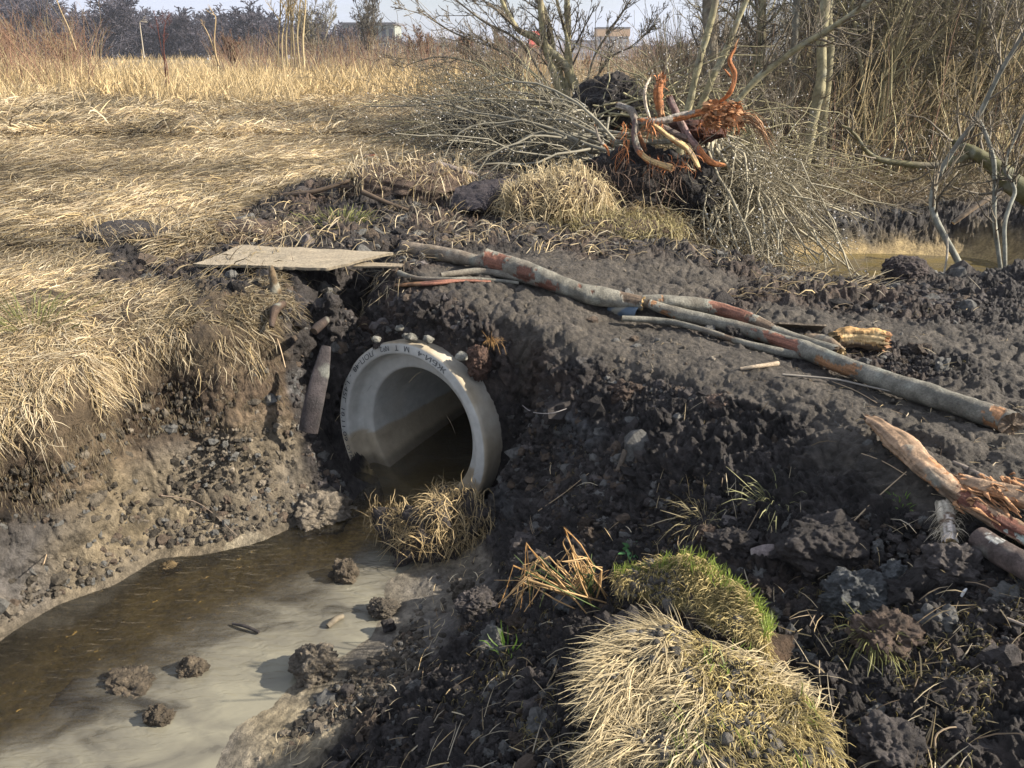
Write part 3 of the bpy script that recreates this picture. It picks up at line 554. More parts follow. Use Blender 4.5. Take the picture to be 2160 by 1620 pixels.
# the splintered timber at the right edge
def lp(*a): return [lift(*q) for q in a]
t = empty('split_log', tuple(lift(2000, 1000, 0))); tag(t, 'peeled orange-brown split trunk jutting in from the right edge', 'log')
WB = cv(.26, .175, .11)
o_ = log('trunk', '', '', [(1838, 888, .05), (1890, 930, .06), (1960, 990, .06), (2030, 1045, .06), (2110, 1100, .055), (2230, 1170, .05)], [.030, .060, .062, .056, .055, .05], parent=t, n=300, m=44, k=21, rough=.12, fibre=.30, flat=.62, bark=WB, mat=M_WOOD, cap=(ORG, ORG), jag=.035,
    patches=[(.0, .5, 15, 75, ORG * 1.1), (.05, .35, -60, 10, WB * 1.35), (.62, 1, -90, 20, cv(.15, .06, .04)), (.4, .62, -140, -100, ORG), (.72, .78, -60, -20, cv(.5, .5, .44)), (.9, .97, -40, 20, cv(.42, .46, .40))])
log('limb', '', '', [(2030, 1010, .05), (2080, 1030, .06), (2200, 1060, .06)], [.03, .045, .045], parent=t, n=120, m=36, k=22, rough=.12, fibre=.3, flat=.7, jag=.03, bark=WB, mat=M_WOOD, cap=(ORG, ORG), patches=[(0, .7, -10, 80, ORG * 1.3)])
mb = MB()
for i in range(70):
    s = lift(rng.uniform(2015, 2140), rng.uniform(1000, 1075), rng.uniform(.04, .1)); d = nrm(P(2160, 1110, 1.1) - P(2000, 990, 1.1)) * rng.uniform(.03, .09) + rng.normal(0, .012, 3)
    mb.add(*batch_tubes(np.stack([s, s + d * .5 + rng.normal(0, .006, 3), s + d])[None], np.array([[.004, .005, .001]]) * rng.uniform(.6, 2), 3, (ORG * rng.uniform(.8, 1.5))[None]))
mb.build('splinters', M_WOOD, t)
log('log', 'dark wet log end poking in under the split trunk at the right edge', 'log', [(2060, 1132, .05), (2120, 1170, .05), (2230, 1225, .05)], [.042, .05, .052], None, n=100, m=28, k=23, bark=cv(.10, .075, .065), cap=(BRN * .6, BRN), patches=[(.1, .5, -90, -50, cv(.3, .3, .28))], rough=.08)
bl = log('birch_stub', 'pale stub wrapped in frayed birch bark below the split trunk', 'log', [(1992, 1068, .03), (2002, 1100, .04), (2010, 1150, .035)], [.035, .04, .035], None, n=70, m=22, k=24, bark=cv(.36, .32, .25), cap=(BRN, PALE), patches=[(.3, .5, -60, 60, cv(.16, .09, .06)), (.6, .7, -180, 20, cv(.14, .10, .07)), (.8, 1, -180, 180, cv(.45, .4, .35))], rough=.3, fibre=.2, jag=.012)
log('branch', 'muddy grey branch half sunk in the track above the split trunk', 'branch', [(2010, 975, .005), (2060, 1000, .01), (2110, 1030, .01), (2180, 1060, .01)], [.01, .016, .016, .012], None, n=60, m=12, k=25, bark=cv(.2, .17, .14), cap=(BRN, BRN))

qb_ = np.array([lift(rng.uniform(1978, 2022), rng.uniform(1062, 1130), rng.uniform(.02, .075)) for _ in range(260)]); db_ = nrm(np.stack([rng.choice([-1, 1], 260) * rng.uniform(.3, 1, 260), rng.uniform(-.8, .3, 260), rng.uniform(-.2, .5, 260)], 1))
_mb = MB().add(*ribbons(qb_, db_, rng.uniform(.02, .07, 260), rng.uniform(.0015, .003, 260), cv(.40, .35, .26) * rng.uniform(.5, 1.3, (260, 1)), arc=.1, droop=.6, jit=.1)); tag(_mb.build('frayed_bark', M_STRAW, bl), kind='stuff')
# boards, plate
def slab(mb, corners, th, n=24, k=0, col=cv(.3, .25, .18), amp=.006, edge=.012):
    a, b, c, d = [np.array(q, float) for q in corners]; u = np.linspace(0, 1, n)[:, None, None]; v = np.linspace(0, 1, n)[None, :, None]
    S = a * (1 - u) * (1 - v) + b * u * (1 - v) + c * u * v + d * (1 - u) * v; nn = nrm(np.cross(b - a, d - a)); nn = nn if nn[2] > 0 else -nn
    top = S.reshape(-1, 3); top = top + nn * (amp * fbm(top * 6, 3, k))[:, None]
    ctr = top.mean(0); uu = np.broadcast_to(u, (n, n, 1)).ravel(); vv_ = np.broadcast_to(v, (n, n, 1)).ravel()
    onb = (uu < 1e-6) | (uu > 1 - 1e-6) | (vv_ < 1e-6) | (vv_ > 1 - 1e-6)
    top += (onb * edge * fbm(top * 25, 2, k + 1) * 2)[:, None] * nrm(top - ctr)
    bot = top - nn * th; f = grid_faces(n, n); c1_ = col * (1 + .3 * fbm(top * cv(9, 30, 9), 3, k + 2))[:, None]
    flip = np.dot(np.cross(b - a, d - a), nn) < 0
    mb.add(top, f[:, ::-1] if flip else f, c1_); mb.add(bot, f if flip else f[:, ::-1], c1_ * .6)
    ring = np.concatenate([np.arange(n) * n, (n - 1) * n + np.arange(1, n), (np.arange(n - 2, -1, -1)) * n + n - 1, np.arange(n - 2, 0, -1)])
    m_ = len(ring); R_ = np.concatenate([top[ring], bot[ring]]); j = np.arange(m_); j2 = (j + 1) % m_
    fs = np.stack([j, j2, j2 + m_, j + m_], 1); mb.add(R_, fs if flip else fs[:, ::-1], np.tile(col * .75, (2 * m_, 1)))
def flat(u, v, z): return P(u, v, z)
mb = MB(); slab(mb, [flat(408, 557, 1.245), flat(690, 565, 1.25), flat(832, 531, 1.275), flat(508, 517, 1.27)], .018, 60, 3, cv(.29, .245, .175), .012, .008)
tag(mb.build('board', M_WOOD), 'weathered plywood board lying flat on the soil behind the culvert', 'board')
mb = MB(); slab(mb, [flat(745, 562, 1.225), flat(850, 562, 1.235), flat(852, 557, 1.235), flat(755, 552, 1.235)], .012, 16, 5, cv(.28, .23, .16), .004, .006)
tag(mb.build('board', M_WOOD), 'narrow plank poking out under the right corner of the plywood board', 'board')
mb = MB(); slab(mb, [lift(640 + 990, 684, .02), lift(1730, 695, .01), lift(1745, 684, .06), lift(1640, 679, .075)], .01, 20, 6, cv(.20, .165, .125), .004, .006)
tag(mb.build('board', M_WOOD), 'dark muddy plank tilted behind the grey logs', 'board')
# curved blue-grey sheet
a0 = lift(1300, 645, .0); b0 = lift(1372, 680, .0); ax = nrm(b0 - a0); ax[2] = 0; ax = nrm(ax); pr = np.cross(ax, [0, 0, 1.]); pr = pr if pr[1] < 0 else -pr
uu = np.linspace(0, 1, 30)[:, None]; vv_ = np.radians(np.linspace(-25, 155, 24))[None]
cc0 = a0 + np.array([0, .02, -.02]); L_ = .19
G_ = cc0[None, None] + ax * (uu * L_)[..., None] + pr * (np.cos(vv_) * .085)[..., None] * (1 - .15 * uu[..., None]) + np.array([0, 0, 1.]) * (np.sin(vv_) * .085 * (1 - .3 * uu))[..., None]
Gv = G_.reshape(-1, 3); Gv = Gv + (.006 * fbm(Gv * 12, 2, 70))[:, None]; G2 = Gv - nrm(Gv - (cc0 + ax * .1)) * .005; nn_ = len(Gv); f = grid_faces(30, 24)
mk = np.clip(fbm(Gv * 16, 3, 71) * 4, 0, 1)[:, None]; gc = cv(.055, .085, .12) * (1 - mk) + cv(.20, .19, .15) * mk
mb = MB(); mb.add(Gv, f, gc); mb.add(G2, f[:, ::-1], gc * .5)
tag(mb.build('plastic_pipe_piece', M_PLAS), 'mud-smeared blue-grey half pipe piece under the log junction', 'pipe piece')
# plank upright at the culvert, root stump
log('plank', 'dark soaked plank standing against the soil left of the culvert', 'plank', [np.array(PD(650, 910, 3.98)), np.array(PD(662, 850, 4.0)), np.array(PD(676, 790, 4.08)), np.array(PD(688, 730, 4.18))], [.062, .064, .055, .03], n=60, m=20, k=31, flat=.35, bark=cv(.05, .042, .042), cap=(BRN * .5, BRN * .5), rough=.03, knots=False, mat=M_WOOD)
log('root_stump', 'upright splintered brown root stub in the soil edge left of the culvert', 'stump', [np.array(PD(585, 650, 4.6)), np.array(PD(582, 610, 4.58)), np.array(PD(572, 560, 4.62))], [.05, .035, .012], n=60, m=20, k=32, bark=cv(.095, .066, .036), cap=(BRN, BRN), rough=.2, mat=M_WOOD)
log('root', 'thick bent brown root hanging from the turf edge', 'root', [np.array(PD(600, 640, 4.45)), np.array(PD(580, 655, 4.30)), np.array(PD(572, 690, 4.22))], [.02, .028, .018], n=40, m=14, k=33, bark=cv(.06, .04, .028), cap=(BRN * .6, BRN * .6), rough=.2, mat=M_WOOD)
log('root', 'dark root curving out of the soil below the board', 'root', [lift(440, 640, .0), lift(470, 622, .04), lift(492, 632, .03)], [.02, .025, .012], n=40, m=14, k=34, bark=cv(.09, .055, .035), cap=(BRN, BRN), rough=.2, mat=M_WOOD)
log('root', 'short buried root end poking from the soil wall above the plank', 'root', [np.array(PD(690, 675, 4.35)), np.array(PD(672, 690, 4.24)), np.array(PD(662, 700, 4.2))], [.025, .028, .022], n=30, m=14, k=35, bark=cv(.035, .025, .02), cap=(BRN * .5, BRN * .5), rough=.15, mat=M_WOOD)
log('stick', 'blunt brown stick standing out of the slope right of the culvert', 'stick', [lift(1300, 998, -.01), lift(1310, 975, .04), lift(1318, 950, .07)], [.014, .014, .013], n=30, m=10, k=36, bark=cv(.16, .13, .10), cap=(PALE, PALE), mat=M_WOOD)

# ------------------------------------------------------------------ lumps of soil, each a thing
def clod_mb(mb, c, size, k, col, n=6, rough=.45, crumb=.12):
    if max(size) < .05: n = min(n, 4)
    Vi, Fi = ico(n); size = np.array(size, float); q = Vi * 1.0
    d = 1 + rough * fbm(q * 1.5 + k * 3.7, 4, k, .62) + crumb * .6 * (clods(q * 1.0 + k + .15 * np.stack([vnoise(q * 4, 1), vnoise(q * 4, 2), vnoise(q * 4, 3)], 1), .5, k) - .5) + .07 * fbm(q * 7 + k, 3, k + 5) + .04 * fbm(q * 20 + k, 2, k + 6)
    Vc = np.array(c) + q * d[:, None] * size
    wv_ = .012 * np.stack([vnoise(Vc * 60, 1), vnoise(Vc * 60, 2), vnoise(Vc * 60, 3)], 1); am = min(1, max(size) / .09)
    fs_ = size / max(size)
    nq_ = nrm(q / size)
    Vc = Vc + nq_ * (am * (.007 * clods(Vc + wv_, .05, k + 31) + .004 * clods(Vc + wv_, .022, k + 33) + .008 * fbm(Vc * 30, 3, k + 35)))[:, None] - q * .005 * am
    colr = col * (1 + .35 * np.clip(fbm(Vc * 14, 4, k + 8) * 2, -1, 1))[:, None] * (1 + .9 * fbm(Vc * 38, 3, k + 9, .8))[:, None]
    mb.add(Vc, Fi, np.clip(colr, .005, .8)); return Vc
DK = cv(.038, .033, .031); TAN = cv(.20, .17, .13); GRY = cv(.095, .10, .10); BRW = cv(.085, .060, .045); WETC = cv(.085, .068, .048)
def clod(label, u, v, wpx, hpx, col, k, group=None, z=None, depth=.8, sink=.6, cat='clod', n=6, name='soil_clod', rough=.62, **kw):
    """u,v = where its foot meets the ground in the survey; wpx,hpx = its size there"""
    p = lift(u, v, 0) if z is None else P(u, v, z); m = mpp(p); sx = wpx * m / 2; sz = hpx * m / 2 / (.92)
    c = p + np.array([0, sx * depth * .8, sz * (1 - sink)])
    mb = MB(); Vc = clod_mb(mb, c, (sx, sx * depth, sz), k, col, n, rough, **kw); o = mb.build(name, M_CLOD); tag(o, label, cat, group); return o, Vc
SC = 'mud lumps standing in the stream'
clod('tan lump of clay at the narrow neck of the stream below the plank', 665, 1122, 118, 78, TAN * .75, 701, SC, depth=.9)
clod('egg-shaped brown mud lump by the right shore, just downstream of the straw-topped clod', 727, 1245, 62, 72, WETC * 1.1, 702, SC)
clod('double mud lump with a tufted top in the middle of the milky water', 400, 1445, 62, 66, WETC, 703, SC, rough=.6)
clod('broad flat brown mud lump in the lower left of the stream', 262, 1490, 120, 62, WETC * 1.05, 704, SC, rough=.5)
clod('sunken reddish mud patch joined to the broad flat lump', 185, 1500, 130, 26, cv(.10, .065, .035), 705, SC, sink=.6)
clod('round dark mud lump nearest the bottom left corner', 330, 1545, 62, 66, WETC * .9, 706, SC)
clod('grey-tan lump half in the milky water by the right shore', 655, 1442, 92, 70, TAN * .62, 707, SC, depth=1.0)
clod('submerged hummock in the amber water under the left bank', 352, 1212, 46, 22, cv(.12, .085, .04), 708, SC, sink=.5)
clod('small tan pebble of clay beside the dark mud tongue', 738, 1090, 34, 22, TAN * .8, 709, SC)
clod('flat wet clay lump on the right shore beside the milky water', 805, 1300, 62, 30, TAN * .5, 710, None)
clod('oval dark clod on the grey shore below the rush tuft', 1003, 1298, 84, 50, DK * 1.8, 711, None)
clod('small black lump on the shore below the flat wet one', 818, 1330, 28, 26, DK, 712, None)
clod('small wet lump at the shore left of the foreground soil slope', 733, 1468, 28, 26, DK * 1.3, 713, None)
clod('brown clod leaning on the shore behind the oval dark clod', 975, 1262, 46, 44, TAN * .5, 714, None)
SL = 'large clods on the tipped slope'
clod('pale grey clod crowning the soil below the rush tuft', 1205, 1292, 60, 50, GRY * 1.1, 721, SL)
clod('large grey clay-faced clod in the hollow right of the mossy sod', 1822, 1300, 140, 90, GRY * .75, 722, SL)
clod('bluish pale clod above the large grey clay-faced one', 1895, 1232, 56, 56, GRY * 1.35, 723, SL)
clod('grey topped clod under the dark log end', 2020, 1240, 130, 90, DK * 2.0, 724, SL)
clod('big dark rounded clod left of the birch stub', 1760, 1210, 190, 120, DK * 1.15, 725, SL, rough=.5)
clod('brown-sided clod with a green grass wig at the right', 1895, 1392, 150, 90, BRW, 726, SL)
clod('dark clod at the bottom right corner edged with moss', 1890, 1640, 170, 90, DK * 1.4, 727, SL)
clod('light brown crumbly clod under the brow of the track', 1530, 872, 66, 44, BRW * 1.5, 728, SL)
clod('reddish peat clod to the right of the culvert crown', 1008, 785, 50, 66, cv(.075, .045, .033), 729, SL, rough=.5)
clod('brown peat clod above the left shoulder of the culvert', 775, 728, 64, 76, cv(.075, .052, .040), 730, SL, rough=.3)
clod('brown clod with orange root fibres right of the culvert crown', 1095, 700, 60, 40, cv(.12, .075, .045), 731, SL)
clod('dark clod on the slope between the sod and the big rounded clod', 1560, 1180, 110, 60, DK, 732, SL)
clod('small brown clod beside the short buried timber end', 1500, 1150, 60, 40, BRW, 733, SL)
clod('dark crumbly clod below the rush tuft at the foot of the slope', 1130, 1225, 90, 60, DK * 1.2, 734, SL)
clod('brown peat clod left of the upright stick stubs', 1330, 850, 80, 46, BRW * .9, 735, SL)
clod('dark brown heap beside the pond on the ridge', 1920, 592, 92, 60, cv(.055, .043, .040), 736, None, rough=.3)
clod('black clod hanging in the brush above the pond', 1622, 452, 26, 28, DK * .6, 737, None)
th_ = np.radians(np.linspace(-35, 222, 200)); jj = np.linspace(0, 1, 60)
kl = np.clip((np.degrees(th_) - 135) / 25, 0, 1)[None, :]; bw_ = .19 + (.10 - .0 * kl) * jj[:, None]; rw_ = .575 + (.13 + .62 * kl) * jj[:, None]
G_ = PC + bw_[..., None] * PN + rw_[..., None] * (np.cos(th_)[None, :, None] * PR + np.sin(th_)[None, :, None] * PU)
Gv = G_.reshape(-1, 3); Gv = Gv + PN * (.05 * clods(Gv, .09, 31) + .025 * clods(Gv, .035, 33) + .02 * fbm(Gv * 25, 3, 35) - .03)[:, None]; Gv[:, 2] = np.minimum(Gv[:, 2], .97); f = grid_faces(60, 200)
tag(MB().add(Gv, f, cv(.036, .03, .028) * (1 + 1.2 * fbm(Gv * 25, 3, 36))[:, None]).build('backfill_soil', M_GROUND), kind='structure')
# mortar crumbs on the culvert
for i, (u, v, s_) in enumerate([(795, 716, 20), (843, 692, 18), (868, 712, 24), (904, 716, 22), (855, 708, 14), (975, 752, 26)]):
    p = PD(u, v, [4.30, 4.32, 4.27, 4.2, 4.28, 4.06][i]); mb = MB(); m = mpp(p); clod_mb(mb, p, (s_ * m * .5, s_ * m * .45, s_ * m * .36), 740 + i, cv(.21, .205, .175), 3, .6)
    tag(mb.build('mortar_lump', M_CLOD), ['pale lump leftmost on top of the culvert rim', 'pale lump highest above the culvert rim', 'biggest pale lump in the middle of the culvert rim', 'pale lump right of the biggest one on the culvert rim', 'little pale lump wedged between two others above the culvert rim', 'grey-green stone on the right shoulder of the culvert'][i], 'stone', 'pale lumps on the culvert')
mb = MB(); pth = [lift(1588, 1172, .02), lift(1612, 1166, .03), lift(1640, 1160, .02)]
log_mesh(mb, pth, [.036, .042, .035], 50, 24, cv(.24, .20, .19), k=750, cap=(TAN, BRN), rough=.08); tag(mb.build('log_stub', M_LOG), 'short buried greyish log end in the middle of the tipped slope', 'log')

# soil crumbs: uncountable
def crumbs(name, label, n, box, col, sz, ty, seed, sub=2):
    r = np.random.default_rng(seed); u = r.uniform(box[0], box[2], n * 3); yv = 1 / r.uniform(1 / box[3], 1 / box[1], n * 3); x = u * yv
    ld = land(x, yv); ok = (ld[:, 1:][:, [TY[t] for t in ty]].sum(1) > .6) & (ld[:, 0] > .03); x, yv, z = x[ok][:n], yv[ok][:n], ld[ok, 0][:n]
    pp = np.stack([x, yv, z], 1); q = pp - PC; b_ = q @ PN; rr_ = np.linalg.norm(q - b_[:, None] * PN, axis=1); pp = pp[~((rr_ < .64) & (b_ < .4) & (b_ > -.3))]; n = len(pp)
    Vi, Fi = ico(sub); va = []
    for j in range(16): d = 1 + .5 * vnoise(Vi * 1.7 + j * 9.1, j) + .25 * vnoise(Vi * 4 + j, j + 40); d = d + (.16 * vnoise(Vi * 9 + j, j + 60) if sub > 2 else 0); va.append(Vi * d[:, None])
    va = np.stack(va)[r.integers(0, 16, n)]; s = sz * r.lognormal(0, .55, n)[:, None, None] * (.5 + .5 * np.minimum(pp[:, 1], 5) / 3)[:, None, None]
    a = r.uniform(0, 6.28, n); c_, s_ = np.cos(a)[:, None], np.sin(a)[:, None]; sc = r.uniform(.6, 1.2, (n, 3)); va = va * sc[:, None]
    va = np.stack([va[..., 0] * c_ - va[..., 1] * s_, va[..., 0] * s_ + va[..., 1] * c_, va[..., 2]], -1)
    Vc = pp[:, None] + va * s; Fc = (Fi[None] + (np.arange(n) * len(Vi))[:, None, None]).reshape(-1, 3)
    c = col * r.lognormal(0, .45, (n, 1)); gk = (r.random((n, 1)) < .16); c = np.where(gk, cv(.12, .118, .11), c); gk = (r.random((n, 1)) < .12); c = np.where(gk, cv(.10, .075, .055) * (.6 if sub > 2 else 1), c)
    o = mkmesh(name, Vc.reshape(-1, 3), Fc, M_CLOD, np.repeat(c, len(Vi), 0), smooth=False); tag(o, label, None, None, 'stuff'); o['category'] = 'soil'; return o
crumbs('soil_crumbs', 'small dark crumbs of tipped soil over the slope', 30000, (-.55, 1.2, .85, 4.6), DK, .0075, 'D', 1)
crumbs('soil_crumbs', 'crumbled soil clinging to the steep faces around the culvert', 13000, (-.36, 3.2, .34, 4.7), DK * 1.25, .0085, 'D', 6)
crumbs('soil_lumps', 'fist-sized broken lumps of dark soil strewn over the slope', 2200, (-.5, 1.3, .85, 4.5), DK * .95, .020, 'D', 5, 4)
crumbs('soil_crumbs', 'dark crumbs of soil around the board and behind the logs', 9000, (-.5, 4.4, .65, 9), DK * 1.1, .012, 'D', 2)
crumbs('bank_crumbs', 'crumbled lumps of earth over the left bank face and its foot', 9000, (-1.0, 2.2, -.15, 4.4), TAN * .42, .0085, 'CB', 4)
crumbs('clay_crumbs', 'scattered clay crumbs on the track and shore', 1200, (-.5, 1.6, .8, 6), TAN * .6, .008, 'TC', 3)

# ------------------------------------------------------------------ straw and grass
def scatter(n, box, ty, seed, thr=.5, zmin=.03):
    r = np.random.default_rng(seed); k = 4; u = r.uniform(box[0], box[2], n * k); y = 1 / r.uniform(1 / box[3], 1 / box[1], n * k); x = u * y
    ld = land(x, y); wn = ld[:, 1:][:, [TY[t] for t in ty]].sum(1) + .33 * fbm(np.stack([x, y, ld[:, 0]], 1) * 5.5 + 31 * TY[ty[0]], 3, 50 + 7 * TY[ty[0]]); ok = (wn > thr) & (ld[:, 0] > zmin)
    return np.stack([x, y, ld[:, 0]], 1)[ok][:n]
def flow(p, sc=1.3, k=500):
    a = fbm(p * cv(sc, sc, 0), 3, k) * 4 + rng.normal(0, .95, len(p)); return a
def stuff(name, label, cat, parts, mat):
    mb = MB()
    for q_ in parts: mb.add(*q_)
    o = mb.build(name, mat); tag(o, label, cat, None, 'stuff'); return o
def litter(pp, ln, wd, lift_=.02, arc=.12, dark=0., tilt=.12, k=500, jit=.08, pr=None):
    a = flow(pp, k=k); n = len(pp); el = np.abs(rng.normal(0, tilt, n)); d = np.stack([np.cos(a) * np.cos(el), np.sin(a) * np.cos(el), np.sin(el)], 1)
    L_ = ln * rng.uniform(.5, 1.4, n)
    # follow the slope
    e = pp + d * L_[:, None]; dz = land(e[:, 0], e[:, 1])[:, 0] - pp[:, 2]; d[:, 2] += np.clip(dz / L_, -.8, .5); d = nrm(d)
    b = pp.copy(); b[:, 2] += rng.uniform(0, lift_, n)
    hue = fbm(pp * .9, 3, 540)[:, None]; c = strawcol(n, dark, pr) * (1 + .5 * np.clip(hue * 2, -1, 1)); 
    return ribbons(b, d, L_, wd * rng.uniform(.6, 1.4, n), c, arc=rng.uniform(0, arc, n), jit=jit)
p1 = scatter(85000, (-.95, 2.2, -.0, 6.0), 'G', 11, zmin=.76, thr=.38); g1 = land(p1[:, 0] + .05, p1[:, 1] - .06)[:, 0]; p1 = p1[(p1[:, 2] - g1) < .11]
Tb = np.array([P(*q) for q in Tl + [(640, 640, 1.08)]]); nb = 9000; ib = rng.integers(4, 10, nb); tb = rng.random((nb, 1)); pb_ = Tb[ib] * (1 - tb) + Tb[ib + 1] * tb; bk_ = rng.random((nb, 1)) ** 1.3 * .42 - .02
pb_ = pb_ + np.array([-.55, .83, 0]) * bk_; pb_[:, 2] = land(pb_[:, 0], pb_[:, 1])[:, 0] + rng.uniform(.0, .035, nb); pb_ = pb_[(fbm(pb_ * 3, 3, 577) > -.22) & (pb_[:, 2] > .8)]; p1 = np.concatenate([p1, pb_])
q1 = litter(p1, .12, .0040, .03, arc=.08, tilt=.10)
p2 = scatter(60000, (-.75, 5.5, .25, 13), 'G', 12); q2 = litter(p2, .22, .007, .04, arc=.1)
p3 = scatter(80000, (-.75, 12, .5, 40), 'G', 13); q3 = litter(p3, .34, .014, .08, tilt=.2)
ch_ = fbm(p1 * 1.4, 3, 560) ; 
stuff('dry_grass', 'matted dry straw-coloured grass over the left field', 'grass', [q1, q2, q3], M_STRAW)
# straw spilling over the turf edge
pe = []
for i in range(len(Tl) - 1):
    a, b = P(*Tl[i]), P(*Tl[i + 1]); n = int(np.linalg.norm(b - a) * 1100); t_ = rng.random((n, 1)); q = a + (b - a) * t_; q[:, :2] += rng.normal(0, .05, (n, 2)); pe.append(q)
pe = np.concatenate(pe); keep = fbm(pe * 4, 3, 570) > -.05; pe = pe[keep]; pe[:, 2] = land(pe[:, 0], pe[:, 1])[:, 0] + .02; pe = pe[pe[:, 2] > .76]; n = len(pe)
a = rng.normal(-.9, .6, n); d = nrm(np.stack([np.cos(a), np.sin(a), rng.uniform(-.3, .5, n)], 1))
eg = ribbons(pe, d, rng.uniform(.04, .15, n), rng.uniform(.003, .005, n), strawcol(n), arc=.1, droop=rng.uniform(.1, 1.2, n), jit=.2)
# fine roots in the peat under the turf
nr = 3000; i_ = rng.integers(0, 9, nr); t_ = rng.random((nr, 1)); Ta = np.array([P(*q) for q in Tl]); Wa = np.array([P(*q) for q in Wl])
q = (Ta[i_] * (1 - t_) + Ta[i_ + 1] * t_); h_ = Wa[i_] * (1 - t_) + Wa[i_ + 1] * t_; s_ = rng.uniform(.70, .97, (nr, 1)); q = q * s_ + h_ * (1 - s_); q[:, 2] = land(q[:, 0], q[:, 1])[:, 0]
a = rng.normal(-.95, .5, nr); d = nrm(np.stack([np.cos(a), np.sin(a), rng.uniform(-1.6, .2, nr)], 1)); q += np.stack([np.cos(a), np.sin(a), 0 * a], 1) * .012
rt = ribbons(q, d, rng.uniform(.015, .05, nr), rng.uniform(.0016, .003, nr), strawcol(nr, .62), arc=.2, droop=.5)
stuff('hanging_straw', 'straw and roots spilling over the turf edge of the left bank', 'grass', [eg, rt], M_STRAW)
# loose straws on soil, track, shore
ps = scatter(900, (-.5, 1.3, .85, 5), 'D', 15, .6); q1 = litter(ps, .10, .0035, .05, arc=.15, tilt=.3, jit=.04)
pt_ = scatter(1100, (-.5, 1.6, .8, 6), 'TC', 16, .6); q2 = litter(pt_, .05, .0028, .012)
pb = scatter(2600, (-.5, 4.7, .5, 9), 'D', 17, .5); q3 = litter(pb, .16, .006, .06, arc=.25, tilt=.3)
pf = scatter(16000, (.1, 5.5, .62, 16), 'F', 18, .3); q4 = litter(pf, .25, .009, .1, arc=.3, tilt=.35, dark=.35)
sel = fbm(ps * 3, 2, 580) > -.1
stuff('loose_straw', 'loose straws and dead stems strewn over soil and track', 'straw', [q1, q2, q3, q4], M_STRAW)
nf = 9000; ps = scatter(nf, (-.45, 1.3, .85, 4.4), 'D', 19, .6); ps = ps[fbm(ps * 3.3, 3, 590) > .06]; n = len(ps); a = rng.uniform(0, 6.28, n); d = nrm(np.stack([np.cos(a), np.sin(a), rng.uniform(-.1, .8, n)], 1)); ps[:, 2] += .012
gm = cv(.16, .14, .06) * rng.uniform(.5, 1.4, (n, 1)) + cv(.06, .03, 0) * rng.random((n, 1))
stuff('fine_roots', 'fine fibrous roots and moss bits matted in the tipped soil', 'roots', [ribbons(ps, d, rng.uniform(.015, .05, n), rng.uniform(.0015, .003, n), gm, arc=.5, droop=.6, jit=.3)], M_STRAW)

def tuft(name, label, center, n, h, spread, wd, col, mat, lean=(0, 0), cat='grass', group=None, droop=.3, base=.03, parent=None, up=1.0):
    c = np.array(center, float); r = rng.normal(0, 1, (n, 2)); b = c + np.concatenate([r * base, np.zeros((n, 1))], 1)
    d = nrm(np.concatenate([r * spread + np.array(lean), np.full((n, 1), up)], 1)); cc = np.asarray(col) * rng.uniform(.7, 1.3, (n, 1))
    mb = MB().add(*ribbons(b, d, h * rng.uniform(.4, 1.15, n), wd * rng.uniform(.7, 1.3, n), cc, arc=.02, droop=droop * rng.uniform(0, 1.5, n), jit=.06)); o = mb.build(name, mat, parent)
    if parent is None: tag(o, label, cat, group)
    return o
GRN = cv(.12, .21, .035)
tuft('grass_tuft', 'small bright green grass shoot by itself on the foreground soil', lift(1072, 1368, .01), 16, .11, .35, .005, GRN, M_GREEN)
tuft('grass_tuft', 'bright green shoots beside the birch stub', lift(1905, 1058, .0), 40, .06, .5, .004, GRN * 1.3, M_GREEN, base=.03)
tuft('green_weed', 'little green leaves sprouting on the slope right of the culvert', lift(1352, 905, .0), 26, .035, 1.2, .010, cv(.07, .25, .05), M_GREEN, base=.015)
tuft('green_weed', 'blue-green leafy weed at the top of the mossy sod', lift(1335, 1158, .01), 26, .05, 1.2, .018, cv(.10, .24, .09), M_GREEN, base=.02, droop=.6)
tuft('grass_tuft', 'sparse green blades above the big rounded clod', lift(1785, 1120, .0), 22, .05, .5, .004, GRN, M_GREEN)
tuft('grass_wig', 'wig of green and dead grass on the brown-sided clod', lift(1850, 1345, .06), 120, .11, .9, .0035, cv(.17, .17, .06), M_STRAW, lean=(-.2, -.9), droop=.9)
tuft('grass_tuft', 'grey-green grass clump on the left bank edge', lift(60, 680, .02), 160, .22, .7, .004, cv(.16, .17, .06), M_STRAW, base=.12)
tuft('grass_tuft', 'green-tinged grass patch between the debris and the board', lift(720, 470, .0), 240, .16, .8, .006, cv(.18, .19, .06), M_STRAW, base=.16)
tuft('straw_clump', 'orange-lit straw tuft on the soil right of the culvert crown', lift(1038, 720, .03), 90, .11, .3, .003, cv(.36, .22, .09), M_STRAW, lean=(.1, -1.2), droop=.5, base=.015)
tuft('straw_clump', 'fan of limp grass stems in the middle of the slope', lift(1620, 1060, .03), 50, .22, .5, .004, cv(.24, .24, .12), M_STRAW, lean=(-.7, -.7), droop=.5, base=.05)
tuft('straw_clump', 'dead grass clump with thin arching stems, left of the fan of limp stems', lift(1480, 1090, .03), 80, .16, 1.0, .0035, cv(.26, .22, .12), M_STRAW, lean=(-.4, -.3), droop=.7, base=.05)
tuft('straw_clump', 'tall dry bents standing in the debris left of the brush', lift(700, 240, .0), 90, .45, .25, .012, cv(.34, .25, .13), M_STRAW, base=.12, lean=(.2, 0))
